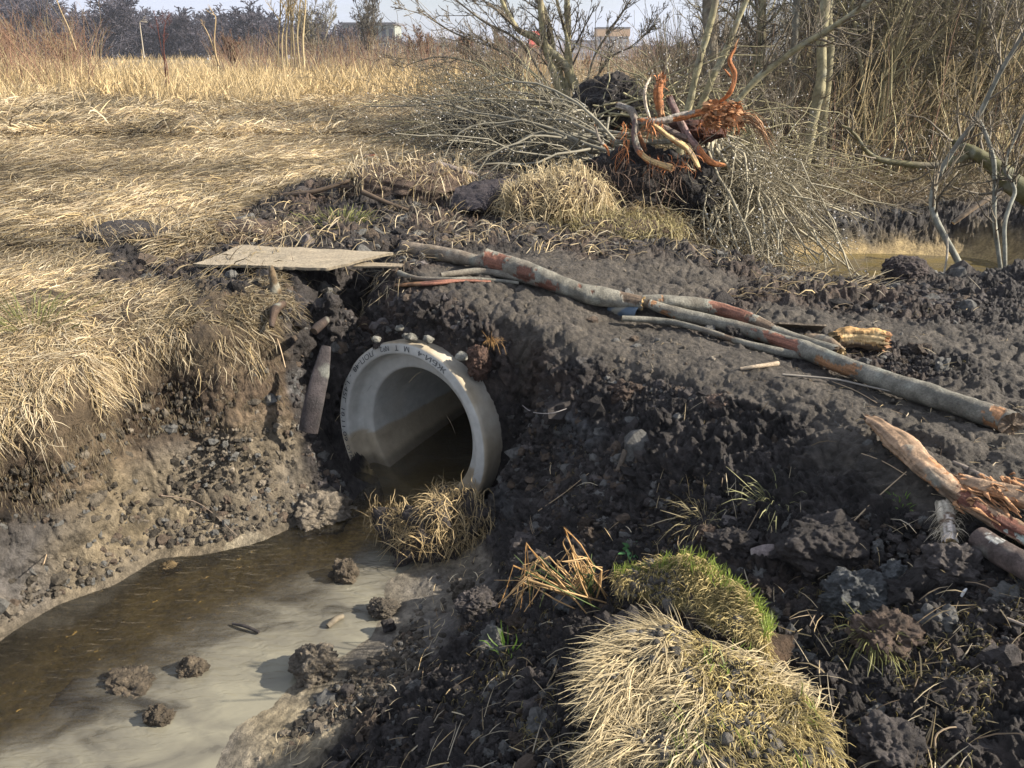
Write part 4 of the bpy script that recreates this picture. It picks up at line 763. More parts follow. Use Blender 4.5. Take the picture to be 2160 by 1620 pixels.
# rush tuft: kinked orange stalks
def kinked(name, label, items, mat=M_STRAW, cat='rush'):
    mb = MB()
    for (b, k_, t_, r_, c_) in items:
        pt = np.array([b, (b + k_) / 2 + rng.normal(0, .004, 3), k_, (k_ + t_) / 2 + rng.normal(0, .004, 3), t_]); mb.add(*batch_tubes(pt[None], np.array([[1, 1, .95, .8, .4]]) * r_, 5, c_[None]))
    o = mb.build(name, mat); tag(o, label, cat); return o
it = []
for i in range(64):
    b = lift(rng.normal(1245, 26), rng.normal(1268, 14), 0); u_ = rng.uniform(1085, 1290); v_ = 1260 - rng.uniform(40, 125) * (1 - abs(u_ - 1190) / 180); k_ = PD(u_, v_, b[1] + rng.uniform(-.12, .06))
    dn = rng.random() < .55; t_ = k_ + np.array([rng.uniform(-.12, .02), rng.uniform(-.06, .04), rng.uniform(-.16, -.05) if dn else rng.uniform(.0, .06)])
    it.append((b, k_, t_, rng.uniform(.002, .0036), cv(.52, .35, .17) * rng.uniform(.7, 1.2) if rng.random() < .7 else cv(.10, .14, .05)))
for (u0, v0, u1, v1, u2, v2) in [(1235, 1262, 1083, 1193, 1052, 1282), (1200, 1265, 1110, 1145, 1098, 1285), (1220, 1265, 1112, 1150, 1118, 1280), (1240, 1262, 1190, 1112, 1250, 1190)]:
    b = lift(u0, v0, 0); it.append((b, PD(u1, v1, b[1] - .05), PD(u2, v2, b[1] - .12), .0035, cv(.45, .26, .10)))
kinked('rush_tuft', 'tuft of bent orange-tan rush stalks rising beside the mossy sod', it)
# ------------------------------------------------------------------ sods
def loft(rows, nu=60, nv=40):
    R_ = np.stack([smoothpath(r, nu) for r in rows], 1)           # nu, k, 3
    return np.stack([smoothpath(R_[i], nv) for i in range(nu)])
def sod(name, label, rows, th, k, col, blades):
    G_ = loft(rows, 110, 70); t = empty(name, tuple(G_[:, -1].mean(0))); tag(t, label, 'sod')
    nu, nv = G_.shape[:2]; Nn = nrm(np.cross(np.gradient(G_, axis=0), np.gradient(G_, axis=1))); s_ = np.sign(Nn[..., 2].mean()); Nn = Nn * s_
    f3_ = G_.reshape(-1, 3); h = .060 * fbm(f3_ * 7, 4, k) + .012 * clods(f3_, .05, k) + .012 * clods(f3_, .022, k + 3) + .006 * fbm(f3_ * 60, 2, k)
    top = f3_ + Nn.reshape(-1, 3) * h[:, None]; fade = np.minimum.reduce([np.arange(nu)[:, None] + 0 * np.arange(nv)[None], nu - 1 - np.arange(nu)[:, None] + 0 * np.arange(nv)[None], 0 * np.arange(nu)[:, None] + np.arange(nv)[None], 0 * np.arange(nu)[:, None] + nv - 1 - np.arange(nv)[None]]).ravel()
    top[:, 2] -= .02 * np.exp(-fade / 3.0); bot = top - Nn.reshape(-1, 3) * th * (1 + .4 * fbm(f3_ * 7, 3, k + 9))[:, None]
    cm = np.clip(fbm(f3_ * 6, 4, k + 4) * 3, 0, 1)[:, None]; ct = col * (1 - cm) + cv(.13, .12, .105) * cm
    f = grid_faces(nu, nv); mb = MB(); mb.add(top, f if s_ > 0 else f[:, ::-1], ct); mb.add(bot, f[:, ::-1] if s_ > 0 else f, DK)
    ring = np.concatenate([np.arange(nu) * nv, (nu - 1) * nv + np.arange(1, nv), np.arange(nu - 2, -1, -1) * nv + nv - 1, np.arange(nv - 2, 0, -1)]); m_ = len(ring); K = 7
    sw = [];  # crumbling side wall
    for j in range(K):
        w_ = j / (K - 1); q = top[ring] * (1 - w_) + bot[ring] * w_; q = q + nrm(q - q.mean(0)) * ((.02 * fbm(q * 14, 3, k + 6) + .012 * fbm(q * 45, 2, k)) * math.sin(math.pi * w_))[:, None]; sw.append(q)
    fs = grid_faces(K, m_, True); mb.add(np.concatenate(sw), fs if s_ < 0 else fs[:, ::-1], np.concatenate([np.tile(cv(.10, .065, .04) * (1.2 - .5 * j / K), (m_, 1)) for j in range(K)])); mb.build('soil', M_CLOD, t)
    nc = int(1700 * th / .15); ii = rng.integers(0, len(top), nc * 2); b = top[ii]; b = b[fbm(b * 5, 3, k + 41) > .10][:nc]; nc = len(b); Vi, Fi = ico(2); va = np.stack([Vi * (1 + .5 * vnoise(Vi * 1.7 + j * 9.1, j))[:, None] for j in range(8)])[rng.integers(0, 8, nc)]
    Vc = b[:, None] + va * (.0042 * rng.lognormal(0, .6, (nc, 1, 1))); c_ = cv(.12, .11, .095) * rng.lognormal(0, .35, (nc, 1)); mb = MB().add(Vc.reshape(-1, 3), (Fi[None] + (np.arange(nc) * len(Vi))[:, None, None]).reshape(-1, 3), np.repeat(c_, len(Vi), 0)); tag(mb.build('crumbs', M_CLOD, t), kind='stuff')
    for nm, n, ln, wd, cfun, ang, el, mat, arc, dr, sel in blades:
        i = rng.integers(0, nu, n); j = rng.integers(0, nv, n); b = top.reshape(nu, nv, 3)[i, j] + rng.normal(0, .004, (n, 3))
        if sel is not None:
            kk_ = sel(i / nu, j / nv, b); b = b[kk_]; n = len(b)
        a = ang + rng.normal(0, .5, n) + fbm(b * 6, 2, k + 8) * 2.4; e = np.abs(rng.normal(0, 1, n)) * el; d = nrm(np.stack([np.cos(a), np.sin(a), e], 1)); e_ = b
        MB_ = MB().add(*ribbons(b, d, ln * rng.uniform(.4, 1.3, n), wd * rng.uniform(.6, 1.4, n), cfun(n), arc=rng.uniform(0, arc, n), droop=rng.uniform(0, dr, n), jit=.06)); g_ = MB_.build(nm, mat, t); tag(g_, kind='stuff')
    return t
pal = lambda n: cv(.52, .43, .26) * rng.uniform(.6, 1.2, (n, 1)); yel = lambda n: cv(.46, .37, .16) * rng.uniform(.6, 1.3, (n, 1)); grn = lambda n: cv(.21, .27, .05) * rng.uniform(.6, 1.3, (n, 1))
sod('turf_block', 'big pale turf block with combed dead grass in the foreground',
    [[P(1300, 1312, .76), P(1420, 1330, .81), P(1540, 1372, .84), P(1650, 1430, .85)],
     [P(1285, 1390, .80), P(1440, 1420, .85), P(1600, 1470, .87), P(1720, 1510, .87)],
     [P(1275, 1490, .80), P(1440, 1520, .86), P(1620, 1560, .88), P(1770, 1590, .86)],
     [P(1262, 1600, .78), P(1400, 1660, .83), P(1580, 1700, .85), P(1790, 1700, .84)]], .15, 801, cv(.15, .115, .06),
    [('dead_grass', 7000, .12, .0030, pal, R(205), .08, M_STRAW, .10, .25, lambda i, j, b: ((i < .46) & (fbm(b * 6, 3, 815) > -.16)) | (fbm(b * 5, 2, 811) > .12) & (i < .85)), ('dead_grass', 2600, .09, .0030, pal, R(10), .12, M_STRAW, .15, .3, lambda i, j, b: (j < .35) & (fbm(b * 5, 2, 812) > -.1)),
     ('yellow_grass', 5200, .05, .0024, yel, R(250), .5, M_STRAW, .3, .3, lambda i, j, b: (i > .3)), ('green_grass', 900, .06, .0032, grn, R(80), 1.6, M_GREEN, .1, .3, lambda i, j, b: (fbm(b * 7, 2, 813) > .1) & (i > .3))])
sod('turf_strip', 'narrow mossy sod with fresh green blades tipped up behind the pale turf block',
    [[P(1300, 1215, .60), P(1400, 1186, .66), P(1500, 1195, .74), P(1590, 1262, .80), P(1620, 1340, .82)],
     [P(1302, 1232, .60), P(1400, 1215, .66), P(1500, 1240, .73), P(1580, 1300, .79), P(1628, 1365, .81)],
     [P(1305, 1255, .58), P(1390, 1262, .65), P(1480, 1300, .71), P(1560, 1350, .77), P(1636, 1392, .79)]], .09, 802, cv(.17, .14, .05),
    [('yellow_grass', 3600, .04, .0022, yel, R(240), .6, M_STRAW, .3, .4, None), ('green_grass', 2200, .05, .0028, grn, R(70), 1.6, M_GREEN, .1, .3, lambda i, j, b: (j < .5) & (fbm(b * 6, 2, 821) > -.3))])
# straw-topped clod beside the culvert
def mound(name, label, ctr, size, k, col, n, ln, wd, cat='clod', upc=.1, colf=None, rough=.35, drp=1.2, thr=.05):
    t = empty(name, tuple(ctr)); tag(t, label, cat); mb = MB(); Vc = clod_mb(mb, ctr, size, k, col, 5, rough); mb.build('soil', M_CLOD, t)
    up = Vc[(Vc[:, 2] - ctr[2]) / size[2] > upc]; b = up[rng.integers(0, len(up), n)] + rng.normal(0, .006, (n, 3)); b = b[fbm(b * 5, 2, k + 1) > -.25 + thr]; n = len(b)
    o_ = nrm((b - ctr) * cv(1, 1, .3)); sw = rng.normal(0, 1.6, (n, 3)); d = nrm(nrm(np.cross(o_, rng.normal(0, 1, (n, 3)) + cv(0, 0, .6))) + o_ * np.abs(rng.normal(0, .28, (n, 1))) * (1 + 3 * (rng.random((n, 1)) < .2)) + cv(0, 0, -.05)); mb = MB().add(*ribbons(b, d, ln * rng.uniform(.4, 1.4, n), wd * rng.uniform(.6, 1.4, n), strawcol(n) if colf is None else colf(n), arc=rng.uniform(0, .3, n), droop=rng.uniform(.1, drp, n), jit=.15)); tag(mb.build('straw', M_STRAW, t), kind='stuff'); return t
p = P(905, 1190, .0); mound('straw_topped_clod', 'dark clod crowned with tangled straw at the right foot of the culvert', p + np.array([0.03, .20, .03]), np.array([.27, .20, .27]), 854 + 17, DK * 1.3, 2600, .12, .0036, upc=.15, colf=lambda n: cv(.42, .32, .17) * rng.uniform(.45, 1.25, (n, 1)), rough=1.0, drp=.5, thr=.12)
p = lift(1175, 470, 0); mound('straw_heap', 'pale heap of cut straw in front of the uprooted stump', p + np.array([0, .25, .05]), np.array([.44, .36, .30]), 852, BRW, 3200, .20, .007, 'straw', -.3, lambda n: cv(.56, .46, .28) * rng.uniform(.6, 1.25, (n, 1)), drp=.8, thr=-.4)
p = lift(1290, 500, 0); mound('straw_heap', 'low greenish straw heap at the right foot of the pale straw heap', p + np.array([.05, .15, .0]), np.array([.52, .25, .12]), 853, BRW, 1500, .18, .006, 'straw', 0, lambda n: cv(.33, .28, .14) * rng.uniform(.6, 1.25, (n, 1)), thr=-.2)
p = lift(850, 410, 0); mound('turf_heap', 'overturned turf heap with hanging straw left of the black cloth', p + np.array([0, .25, .03]), np.array([.62, .4, .20]), 854, BRW, 1900, .24, .007, 'turf', -.1, thr=0)
p = lift(245, 520, 0); mound('turf_heap', 'dark peat heap in the grass at the left end of the board', p + np.array([0, .2, .0]), np.array([.38, .25, .12]), 855, DK * 1.2, 500, .2, .005, 'turf', .1, thr=.2)
p = lift(510, 510, 0); mound('turf_heap', 'peaty turf lump half under straw behind the board', p + np.array([0, .2, .0]), np.array([.30, .25, .12]), 856, BRW, 500, .2, .005, 'turf', .1, thr=.1)
# stray sticks, each its own
def stick(label, q, r_, c_, name='stick', cat='stick', K=12):
    pth = smoothpath([lift(*a) for a in q], K); mb = MB().add(*batch_tubes(pth[None], (np.linspace(1, .6, K) * r_)[None], 6, c_[None])); o = mb.build(name, M_TWIG); tag(o, label, cat); return o
ST = cv(.36, .27, .17)
stick('long pale straw propped across the soil right of the birch stub', [(1800, 1100, .01), (1850, 1050, .04), (1912, 995, .04)], .0035, ST * 1.2)
stick('pale straight stem crossing toward the split trunk', [(1812, 955, .02), (1860, 972, .03), (1912, 1002, .04)], .0025, ST)
stick('white curled twig on the soil wall right of the culvert', [(1095, 848, .04), (1120, 868, .05), (1160, 872, .04), (1195, 862, .02)], .003, cv(.35, .32, .30))
stick('long straw lying diagonally on the slope right of the straw-topped clod', [(1135, 1078, .03), (1190, 1040, .04), (1242, 998, .03)], .003, ST)
stick('grey stick pushed into the soil at the right edge of the foreground', [(2065, 1285, .02), (2100, 1295, .03), (2200, 1335, .03)], .006, cv(.30, .25, .20))
stick('bent straw hoop near the bottom right corner', [(1975, 1600, .01), (1975, 1550, .06), (2020, 1535, .06), (2045, 1580, .02)], .003, ST)
stick('thin forked twig lying on the left mud flat', [(340, 1045, .03), (420, 1062, .03), (500, 1130, .03)], .003, cv(.22, .17, .13))
stick('bright straw on the mud of the left bank foot', [(160, 1087, .03), (225, 1078, .03)], .003, ST * 1.2)
stick('bent pale straw near the waterline of the left bank', [(92, 1190, .03), (105, 1150, .05), (118, 1130, .04)], .003, ST * 1.1)
stick('long straw dangling down the soil beside the root stub', [(575, 690, .06), (590, 730, .04), (602, 775, .02)], .004, ST * 1.3)
stick('thin branch with bare twigs beside the long log', [(1650, 790, .02), (1760, 800, .03), (1830, 815, .04), (1900, 830, .03)], .006, cv(.22, .2, .17), 'branch', 'branch')
stick('thin pale stem lying in front of the bare branch', [(1740, 800, .01), (1800, 822, .01), (1850, 850, .01)], .003, ST)
def wstick(label, a, b, r_, c_, name='stick'):
    A_, B_ = P(a[0], a[1], .012), P(b[0], b[1], .012); pth = smoothpath([A_, (A_ + B_) / 2 + np.array([0, 0, .01]), B_], 14); mb = MB(); log_mesh(mb, pth, [r_, r_ * 1.2, r_], 24, 12, c_, k=77, cap=(c_, c_), rough=.2); tag(mb.build(name, M_BARK), label, 'stick')
wstick('black stick floating in the milky water', (490, 1316), (545, 1334), .008, DK)
wstick('grey chip of bark floating near the right shore', (690, 1322), (722, 1300), .014, cv(.13, .11, .08), 'bark_chip')
stick('brown dead branch across the debris left of the turf heap', [(600, 412, .05), (660, 405, .08), (740, 380, .14)], .028, BRN, 'branch', 'branch')
stick('dark branch slanting down in front of the turf heap', [(765, 405, .14), (810, 425, .09), (862, 444, .03)], .024, BRN * .8, 'branch', 'branch')
stick('grey weathered limb resting on the turf heap', [(922, 346, .12), (965, 358, .12), (1005, 370, .08)], .035, cv(.20, .17, .16), 'branch', 'branch')
stick('thin upright stick in the grass, left part of the field', [(262, 276, .0), (270, 240, .02), (274, 240, .30)], .008, cv(.13, .08, .05))
stick('forked pale dead twig lying in the mid field', [(455, 240, .05), (480, 225, .12), (520, 262, .03)], .012, cv(.34, .30, .24))
# bottle, scraps, cloth
mb = MB(); a0 = lift(770, 332, .05); ax = np.array([1., .1, .02]); ax /= np.linalg.norm(ax); s2 = np.cross(ax, [0, 0, 1]); pr_ = [(0, .0), (0, .030), (.01, .034), (.13, .034), (.17, .014), (.22, .012), (.222, .0)]; th = np.arange(20) / 20 * 6.283
Vb = np.concatenate([a0 + ax * b_ + r_ * (np.cos(th)[:, None] * s2 + np.sin(th)[:, None] * np.array([0, 0, 1.])) for b_, r_ in pr_]); mb.add(Vb, grid_faces(len(pr_), 20, True), cv(.16, .045, .015)); tag(mb.build('bottle', M_PLAS), 'brown bottle lying in the grass above the debris', 'bottle')
mb = MB(); c0 = lift(236, 222, .03); Vi, Fi = ico(3); mb.add(c0 + Vi * cv(.26, .10, .02) * (1 + .4 * fbm(Vi * 3, 2, 4))[:, None], Fi, cv(.30, .48, .50)); tag(mb.build('plastic_scrap', M_PLAS), 'pale blue plastic scrap in the far left grass', 'litter')
mb = MB(); c0 = lift(1030, 425, .06); mb2 = loft([[lift(950, 440, .05), lift(1010, 445, .08), lift(1060, 430, .03)], [lift(955, 415, .12), lift(1020, 405, .18), lift(1080, 405, .14)], [lift(965, 395, .12), lift(1030, 380, .18), lift(1110, 385, .12)]], 60, 50); Gv = mb2.reshape(-1, 3); Gv[:, 2] += .05 * np.abs(fbm(Gv * 6, 3, 91)) + .012 * fbm(Gv * 20, 2, 92)
f = grid_faces(60, 50); mb.add(Gv, f, cv(.040, .033, .036)); mb.add(Gv - np.array([0, 0, .012]), f[:, ::-1], cv(.03, .025, .027)); tag(mb.build('black_cloth', M_CLOD), 'crumpled black geotextile cloth left of the pale straw heap', 'cloth')
mb = MB(); c0 = lift(2028, 1258, .02); mb.add(*batch_tubes(smoothpath([c0, c0 + cv(.004, 0, .02), c0 + cv(.01, .0, .032)], 5)[None], np.array([[.004, .005, .005, .004, .002]]), 6, cv(.6, .6, .58)[None])); tag(mb.build('paper_scrap', M_PLAS), 'tiny white scrap on the soil at the right', 'litter')

# ------------------------------------------------------------------ trees
def rotax(v, ax, an):
    c, s_ = np.cos(an)[..., None], np.sin(an)[..., None]; return v * c + np.cross(ax, v) * s_ + ax * (ax * v).sum(-1, keepdims=True) * (1 - c)
def limbs(d0, base, L0, r0, K=14, wob=.12, trop=0., r=None, r1=.25):
    """M main stems: base (M,3), d0 (M,3)"""
    r = r or rng; M = len(base); d = nrm(np.asarray(d0, float)); Pt = [np.asarray(base, float)]; st = (np.broadcast_to(L0, (M,)) / (K - 1))[:, None]
    for i in range(K - 1):
        d = nrm(d + r.normal(0, wob, (M, 3)) + np.array([0, 0, trop])); Pt.append(Pt[-1] + d * st)
    Rr = np.broadcast_to(r0, (M,))[:, None] * np.linspace(1, r1, K)[None]
    return np.stack(Pt, 1), Rr
def kids(Pp, Rp, n, s0=.15, ang=.8, lr=.45, K=7, trop=.05, wob=.15, rr=.55, r=None, taper=.5):
    r = r or rng; M, Kp = Pp.shape[:2]; s = np.sort(r.uniform(s0, 1, (M, n)), 1); i = np.clip((s * (Kp - 1)).astype(int), 0, Kp - 2); f = (s * (Kp - 1) - i)[..., None]
    m = np.arange(M)[:, None]; b = Pp[m, i] * (1 - f) + Pp[m, i + 1] * f; t = nrm(Pp[m, i + 1] - Pp[m, i]); rb = Rp[m, i]
    ln = np.linalg.norm(Pp[:, -1] - Pp[:, 0], axis=1)[:, None] * lr * (1.15 - s * taper) * r.uniform(.6, 1.3, (M, n))
    ax = nrm(np.cross(t, r.normal(0, 1, t.shape))); d = rotax(t, ax, r.normal(ang, .18, (M, n)))
    return limbs(d.reshape(-1, 3), b.reshape(-1, 3), ln.ravel(), (np.minimum(rb * rr, ln * .03)).ravel(), K, wob, trop, r)
def put(mb, PR_, sides, col, minr=0.):
    n = len(PR_[0]); c = np.asarray(col) * rng.uniform(.75, 1.25, (n, 1)); mb.add(*batch_tubes(PR_[0], np.maximum(PR_[1], minr), sides, c))
def tree_thing(name, label, cat, loc, stems, levels, cols, group=None, minr=.0, trunk_sides=8):
    t = empty(name, tuple(loc)); tag(t, label, cat, group); mb = MB(); put(mb, stems, trunk_sides, cols[0]); mb.build('trunk', M_BARK, t)
    mb = MB(); cur = stems
    for i, lv in enumerate(levels): cur = kids(*cur, **lv); put(mb, cur, 3 if i else 4, cols[min(i + 1, len(cols) - 1)], minr)
    mb.build('crown', M_TWIG, t); return t
def copy_thing(root, loc, rz, sc, label=None, group=None):
    r = root.copy(); COL.objects.link(r); r.location = loc; r.rotation_euler = (0, 0, rz); r.scale = (sc[0], sc[0], sc[1])
    if label: r['label'] = label
    if group: r['group'] = group
    for ch_ in list(root.children): c = ch_.copy(); COL.objects.link(c); c.parent = r
    return r
OL = cv(.29, .26, .15); OLD = cv(.125, .105, .075); RDB = cv(.17, .10, .065); GRB = cv(.20, .19, .15); TANB = cv(.34, .27, .15)
Z0 = lambda x, y: np.array([x, y, gz(x, y) - .03])
def at(u, y): x = (u - 1080) / F * y / ray(u, 300)[1]; return Z0(x, y)
# thin alders and willows of the thicket
GT = 'slender bare trees of the right-hand thicket'
protos = []
for j in range(7):
    o_ = at([1600, 1690, 1780, 1870, 1960, 2050, 2140][j], [13, 14.5, 12.5, 15, 13, 16, 12][j]); H = [6.5, 7.2, 5.2, 6.8, 5.5, 7, 6][j]
    m_ = [1, 1, 3, 1, 4, 2, 3][j]; d0 = np.tile([0., 0, 1], (m_, 1)) + rng.normal(0, .10 if m_ > 1 else .05, (m_, 3))
    st = limbs(d0, np.tile(o_, (m_, 1)) + rng.normal(0, .05, (m_, 3)) * cv(1, 1, 0), H * rng.uniform(.8, 1, m_), [.075, .055, .035, .045, .03, .04, .03][j], 16, .08, .03)
    protos.append(tree_thing('thicket_tree', 'slender bare tree with olive stems standing in the right-hand thicket', 'tree', o_, st,
        [dict(n=17, s0=.10, ang=.85, lr=.30, K=8, trop=.06, wob=.2), dict(n=7, s0=.1, ang=.85, lr=.42, K=5, trop=.02, wob=.22), dict(n=5, s0=.2, ang=.8, lr=.5, K=4, wob=.2)], [[OL, OL, GRB * .8, OL, OL * .8, OL, OLD][j], [OL, OLD, OL, OL * .8, OL, OLD, TANB][j] * .9, [OLD, OL, OLD, OL, OLD * 1.3, OLD, OL][j]], GT, minr=.0028))
r_ = np.random.default_rng(33); k_ = 0
for i in range(92):
    y = r_.uniform(11.5, 30); u = r_.uniform(1490 if y > 14 else 1700, 2400); u = u if r_.random() < .85 else r_.uniform(1400, 1700)
    if u < 1760 and r_.random() < .62: continue
    p = at(u, y); sc = r_.uniform(.6, 1.15); copy_thing(protos[k_ % 7], p, r_.uniform(0, 6.28), (sc, sc * r_.uniform(.9, 1.2)), None, GT); k_ += 1
# named single trunks
def trunk_px(name, label, pts_, rad, cols, lv, cat='tree', group=None, sides=10, minr=.0025):
    pth = smoothpath([PD(*q) for q in pts_], 22); t = empty(name, tuple(pth[0])); tag(t, label, cat, group); Rr = np.interp(np.linspace(0, 1, 22), np.linspace(0, 1, len(rad)), rad)
    cur = (pth[None], Rr[None]); mb = MB(); log_mesh(mb, pth[::2], rad, 60, sides, cols[0], k=int(pts_[0][0]), cap=(PALE, PALE), rough=.1); mb.build('trunk', M_BARK, t); mb = MB()
    for i, l_ in enumerate(lv): cur = kids(*cur, **l_); put(mb, cur, 3, cols[min(i + 1, len(cols) - 1)], minr)
    if lv: mb.build('crown', M_TWIG, t)
    return t
LV = [dict(n=11, s0=.3, ang=.7, lr=.22, K=7, trop=.06), dict(n=6, s0=.1, ang=.8, lr=.45, K=5), dict(n=4, s0=.2, ang=.7, lr=.5, K=4)]
trunk_px('tree', 'tall dark straight trunk behind the torn orange wood', [(1512, 330, 11), (1506, 200, 11), (1500, 100, 11), (1498, 0, 11), (1490, -160, 11)], [.13, .12, .11, .10, .08], [OLD * 1.2, OLD, OLD], LV)
trunk_px('tree', 'pale olive forked trunk pair with sunlit edges, left member', [(1690, 360, 10.5), (1712, 260, 10.5), (1730, 140, 10.5), (1742, 0, 10.5), (1752, -160, 10.5)], [.085, .08, .075, .07, .055], [OL * .85, OLD, OLD], LV)
trunk_px('tree', 'pale olive trunk crossing close behind its forked neighbour', [(1722, 370, 10.9), (1738, 230, 10.9), (1750, 110, 10.9), (1748, 0, 10.9), (1765, -150, 10.9)], [.075, .07, .065, .06, .05], [OL * .75, OLD, OLD], LV)
trunk_px('tree', 'slim grey-green trunk left of the forked pair', [(1668, 330, 11.5), (1668, 200, 11.5), (1676, 80, 11.5), (1682, -20, 11.5), (1688, -160, 11.5)], [.065, .06, .055, .05, .04], [GRB * .85, OLD, OLD], LV)
trunk_px('tree', 'slim straight trunk right of the torn orange wood', [(1592, 330, 12), (1588, 200, 12), (1600, 80, 12), (1608, -20, 12), (1616, -160, 12)], [.05, .045, .045, .04, .03], [OL * .7, OLD, OLD], LV)
trunk_px('tree', 'forked pale limb rising behind the stump', [(1430, 330, 9), (1452, 220, 9), (1475, 130, 9), (1500, 40, 9), (1522, -60, 9)], [.05, .048, .04, .038, .03], [OL * .95, OLD, OLD], LV)
trunk_px('tree', 'second pale limb leaning right behind the stump', [(1452, 300, 9.3), (1490, 190, 9.3), (1528, 110, 9.3), (1562, 30, 9.3), (1600, -60, 9.3)], [.05, .045, .04, .035, .03], [OL * .95, OLD, OLD], LV)
LW = [dict(n=14, s0=.2, ang=.55, lr=.30, K=8, trop=.03), dict(n=6, s0=.1, ang=.7, lr=.4, K=5), dict(n=3, s0=.2, ang=.7, lr=.5, K=4)]
trunk_px('leaning_tree', 'long pale-barked tree leaning far to the right across the thicket', [(1530, 245, 8), (1600, 165, 8), (1680, 105, 7.9), (1752, 62, 7.7), (1840, 0, 7.4), (1960, -80, 7)], [.032, .036, .034, .03, .026, .018], [OL * .8, OLD, OLD], LW)
trunk_px('leaning_tree', 'mossy dark bent trunk coming in from the right edge over the pond', [(2230, 450, 7.6), (2150, 395, 7.7), (2100, 352, 7.8), (2040, 318, 7.9), (2010, 298, 8)], [.13, .11, .085, .06, .04], [cv(.09, .085, .035), OLD, OLD], [dict(n=7, s0=.2, ang=.8, lr=.6, K=8, trop=.02), dict(n=6, s0=.1, ang=.7, lr=.4, K=5)])
trunk_px('branch', 'long mossy branch reaching left from the bent trunk over the pond', [(2050, 322, 7.9), (1980, 348, 7.9), (1900, 345, 7.9), (1840, 330, 7.9), (1800, 280, 7.8), (1770, 262, 7.8)], [.045, .04, .035, .03, .02, .01], [cv(.11, .10, .05), OLD, OLD], [dict(n=10, s0=.1, ang=.9, lr=.35, K=7), dict(n=5, s0=.1, ang=.7, lr=.5, K=5)], 'branch')
GS = 'thin grey stems standing at the pond edge'
trunk_px('sapling', 'kinked lichen-grey stem rooted in the ridge right of the dark heap', [(2030, 572, 5.9), (1992, 500, 6), (1966, 430, 6.1), (1990, 350, 6.2), (2062, 245, 6.2), (2110, 150, 6.1), (2180, 40, 6)], [.03, .028, .026, .024, .02, .018, .012], [cv(.20, .20, .165), OLD, OLD], LW, 'sapling', GS)
trunk_px('sapling', 'thin grey stem rising from the ridge to a fork at the right', [(2112, 582, 5.7), (2098, 470, 5.8), (2097, 340, 5.9), (2062, 246, 6.1)], [.018, .017, .016, .014], [cv(.19, .19, .155), OLD], LW[:2], 'sapling', GS)
trunk_px('sapling', 'wavy grey stem nearest the right edge beside the fork', [(2122, 575, 5.6), (2120, 470, 5.7), (2140, 400, 5.8), (2118, 350, 5.8), (2150, 270, 5.8), (2200, 150, 5.7)], [.016, .016, .015, .015, .012, .01], [cv(.19, .19, .155), OLD], LW[:2], 'sapling', GS)
tag(trunk_px('stick', 'pale broken stem leaning on the far bank right of the pond', [(2010, 470, 9), (2060, 435, 9), (2115, 405, 9)], [.03, .032, .03], [cv(.33, .25, .17)], []), None, 'stick')
tag(trunk_px('stick', 'bleached snapped stake standing beside the kinked stem', [(1990, 585, 5.8), (1998, 540, 5.8), (1998, 490, 5.8)], [.008, .009, .006], [cv(.5, .45, .36)], []), None, 'stick')
# the willow clump left of the stump
wb = P(1200, 250, 1.5); Y = float(wb[1])
t = empty('willow', tuple(wb)); tag(t, 'many-stemmed bare willow with a thick elbowed limb, rising behind the brush pile', 'tree')
S_ = [([(1228, 235), (1205, 165), (1170, 115), (1125, 78), (1098, 66), (1078, 40), (1050, -20), (1030, -90)], [.13, .12, .11, .10, .09, .075, .06, .04]),
      ([(1195, 240), (1198, 150), (1200, 80), (1196, 0), (1192, -90)], [.10, .10, .09, .085, .07]),
      ([(1190, 240), (1172, 170), (1150, 100), (1142, 20), (1130, -80)], [.12, .11, .09, .08, .06]),
      ([(1205, 245), (1180, 150), (1160, 60), (1140, 0), (1125, -60)], [.07, .07, .06, .06, .04]),
      ([(1215, 235), (1202, 110), (1180, 20), (1165, -60)], [.06, .05, .045, .04]),
      ([(1225, 235), (1250, 130), (1290, 60), (1330, 0), (1370, -60)], [.035, .03, .028, .022, .015]),
      ([(1180, 235), (1120, 150), (1050, 105), (960, 70), (880, 20)], [.05, .045, .035, .025, .015]),
      ([(1190, 240), (1110, 175), (1020, 140), (930, 120), (850, 140)], [.04, .035, .03, .022, .012]),
      ([(1215, 240), (1255, 170), (1290, 120), (1335, 95), (1390, 40)], [.04, .035, .03, .02, .012]),
      ([(1190, 235), (1100, 95), (1020, 45), (950, -10)], [.04, .035, .03, .015])]
allc = []
for i, (pp_, rd) in enumerate(S_):
    rd = [q_ * .62 for q_ in rd]; pth = smoothpath([PD(u, v, Y + (.3 if i % 2 else -.3) * j / len(pp_)) for j, (u, v) in enumerate(pp_)], 24); mb = MB(); log_mesh(mb, pth[::2], rd, 70, 12, OL * 1.15 if i < 5 else OLD * 1.3, k=900 + i, cap=(PALE, PALE), rough=.12); mb.build('stem', M_BARK, t)
    allc.append((pth, np.interp(np.linspace(0, 1, 24), np.linspace(0, 1, len(rd)), rd)))
cur = (np.stack([a[0] for a in allc]), np.stack([a[1] for a in allc])); mb = MB()
for i, l_ in enumerate([dict(n=11, s0=.25, ang=.5, lr=.30, K=9, trop=.03, wob=.12), dict(n=6, s0=.1, ang=.6, lr=.42, K=6, wob=.12), dict(n=4, s0=.2, ang=.6, lr=.45, K=4)]): cur = kids(*cur, **l_); put(mb, cur, 3, OLD * 1.2, .004)
mb.build('crown', M_TWIG, t)

